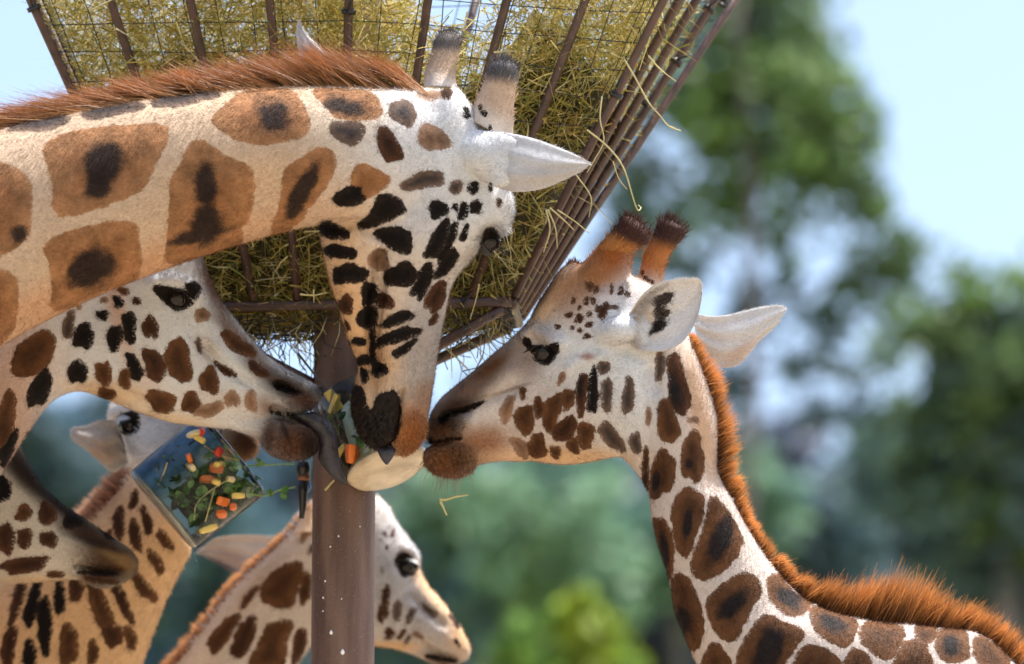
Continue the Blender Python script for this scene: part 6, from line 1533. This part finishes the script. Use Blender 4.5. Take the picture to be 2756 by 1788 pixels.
def tree(label, u, w, top, trunk_r, clumps, tones, size=0.10, dens=1.0, limbs=(), bark=None, group='trees behind the giraffes'):
    """trunk from the ground up to photo height `top`"""
    t = P(u, top, w); base = np.array([t[0], t[1], 0.0])
    root = empty('tree', base, label, 'tree', group)
    zs = np.linspace(-0.2, t[2], 9)
    pts = [np.array([t[0] + 0.12 * math.sin(z * 0.7 + u), t[1] + 0.1 * math.cos(z * 0.6), z]) for z in zs]
    tube_obj('trunk', pts, np.linspace(trunk_r, trunk_r * 0.35, 9), bark or M_BARK, root, 14)
    for (a, bq) in limbs:
        A = P(u, a, w); B = P(bq[0], bq[1], w + RNG.normal(0, 0.3))
        tube_obj('limb', [A, (A + B) / 2 + np.array([0, 0, 0.15]), B], [trunk_r * 0.32, trunk_r * 0.22, trunk_r * 0.08], bark or M_BARK, root, 8)
    leaf_cloud('crown', clumps, w, size, tones, root, dens)
    return root
GR = [(0.12, 0.19, 0.075), (0.14, 0.23, 0.065), (0.10, 0.165, 0.135), (0.085, 0.135, 0.145)]  # lifted, bluish leaf tones stand in for haze
cl1 = [(2060, -60, 130, 420, 0, 0), (2050, 90, 170, 700, 0, 0), (2170, 240, 160, 620, 0, 0), (2010, 260, 190, 700, 1, 0), (1890, 330, 150, 420, 0, 0.4), (2140, 420, 190, 800, 1, 0), (2260, 430, 110, 360, 0, 0), (1980, 500, 150, 460, 1, 0), (1790, 250, 130, 200, 2, 0.5), (1700, 380, 150, 220, 2, 0.6), (1640, 520, 150, 190, 2, 0.8),
       (1850, 120, 120, 160, 2, 0.6), (1760, 60, 110, 150, 0, 0.6), (2330, 590, 110, 330, 0, 0), (2440, 690, 100, 330, 0, 0), (2340, 760, 120, 380, 0, 0), (2250, 860, 110, 260, 2, 0), (1730, 700, 150, 420, 2, 0.5), (1900, 720, 90, 110, 3, 0.3), (1640, 640, 110, 160, 3, 0.5), (2080, 640, 90, 70, 2, 0), (1990, 900, 130, 200, 3, 0),
       (2280, 1010, 120, 260, 2, 0), (2420, 960, 110, 260, 0, 0), (2160, 780, 80, 50, 2, 0), (1960, 1060, 110, 180, 3, 0), (2120, 980, 90, 60, 3, 0), (2340, 1130, 130, 280, 3, 0), (1840, 600, 80, 60, 2, 0), (2480, 1130, 90, 180, 2, 0)]
cl1 = [(u, v, r, n_ * (0.62 if v > 540 else 1.0), ti, dw) for (u, v, r, n_, ti, dw) in cl1]
tree('tall broad tree with open green crown and sky gaps, beyond the patterned neck', 1985, 33, -100, 0.10, cl1, GR, 0.085, 0.8, limbs=[(900, (2440, 700)), (700, (1730, 650)), (500, (2250, 400)), (600, (1650, 450)), (300, (2060, 50)), (1000, (2350, 1050))])
cl2 = [(2700, 880, 130, 500, 1, 0), (2600, 930, 120, 420, 0, 0), (2760, 1010, 170, 800, 3, 0), (2640, 1060, 140, 600, 3, 0), (2740, 1190, 190, 900, 1, 0), (2590, 1200, 170, 700, 0, 0), (2820, 1100, 200, 800, 0, 0), (2700, 1380, 220, 1100, 3, 0), (2520, 1350, 180, 700, 2, 0), (2850, 1350, 220, 900, 3, 0), (2720, 1600, 230, 1000, 3, 0), (2900, 850, 160, 600, 0, 0)]
tree('dense dark round tree with sunlit top, right of the broad tree', 2720, 30, 950, 0.2, cl2, GR, 0.085)
cl3 = [(1590, 1650, 100, 420, 0, 0), (1640, 1730, 120, 500, 0, 0), (1540, 1760, 120, 500, 1, 0), (1400, 1760, 100, 320, 1, 0), (1690, 1800, 120, 420, 1, 0), (1600, 1850, 180, 700, 0, 0), (1440, 1860, 150, 500, 1, 0), (1580, 1590, 50, 120, 0, 0)]
cl3 = [(1545 + (u - 1570) * 0.75, v + 70, r * 0.85, n_, ti, dw) for (u, v, r, n_, ti, dw) in cl3]
tree('bright lime green young tree, lit by sun, low between the necks', 1570, 24, 1720, 0.10, cl3, [(0.24, 0.32, 0.03), (0.12, 0.22, 0.04)], 0.07)
# further crowns, told apart only by their tone
far = [(1330, 1330, 0, 'pale green tree crown just beneath the bearded chin'), (1120, 1560, 1, 'blue green tree crown just right of the half hidden face'), (1850, 1330, 0, 'mid green tree crown right of the netted neck'), (2250, 1500, 2, 'dark blue green tree crown above the orange mane'), (640, 1500, 1, 'grey green tree crown between the striped and patched necks'), (180, 1150, 2, 'dark tree with reddish trunk behind the pale ear')]
TN = [[(0.22, 0.36, 0.23), (0.15, 0.27, 0.21)], [(0.14, 0.235, 0.25), (0.10, 0.175, 0.21)], [(0.085, 0.145, 0.195), (0.10, 0.16, 0.18)]]  # blue of distant haze mixed into these leaf colours
for i, (u, v, ti, lb) in enumerate(far):
    cl = []
    for k in range(14):
        a = RNG.random() * 6.28; r = RNG.random() ** 0.6
        cl.append((u + math.cos(a) * r * 230, v + 120 + math.sin(a) * r * 200, 110, 260, int(RNG.integers(0, 2)), RNG.normal(0, 0.5)))
    tree(lb, u, 44 + i, v + 60, 0.2, cl, TN[ti], 0.12, bark=M_REDBARK if i == 5 else None)
cl = []
for k in range(1000):
    u = RNG.uniform(-4200, 6800) if k > 330 else RNG.uniform(-900, 3700)
    edge = 1235 + 60 * math.sin(u * 0.004) + 40 * math.sin(u * 0.011 + 1)
    if u < 900: edge = 1190 if u > 350 else 1120
    v = edge + 60 + (RNG.random() * 900 if k < 330 else RNG.random() * 3350)
    cl.append((u, v, 170 if k < 330 else 260, 170 if k < 330 else 150, int(RNG.integers(0, 4)), RNG.uniform(0, 6)))
wood = leaf_cloud('far_wood', cl, 56, 0.26, [(0.08, 0.145, 0.20), (0.09, 0.17, 0.21), (0.115, 0.20, 0.20), (0.14, 0.15, 0.205)], None)  # leaves tinted blue in place of hazy air
tag(wood, 'dark blue green wood closing the view behind everything', 'wood', kind='stuff')
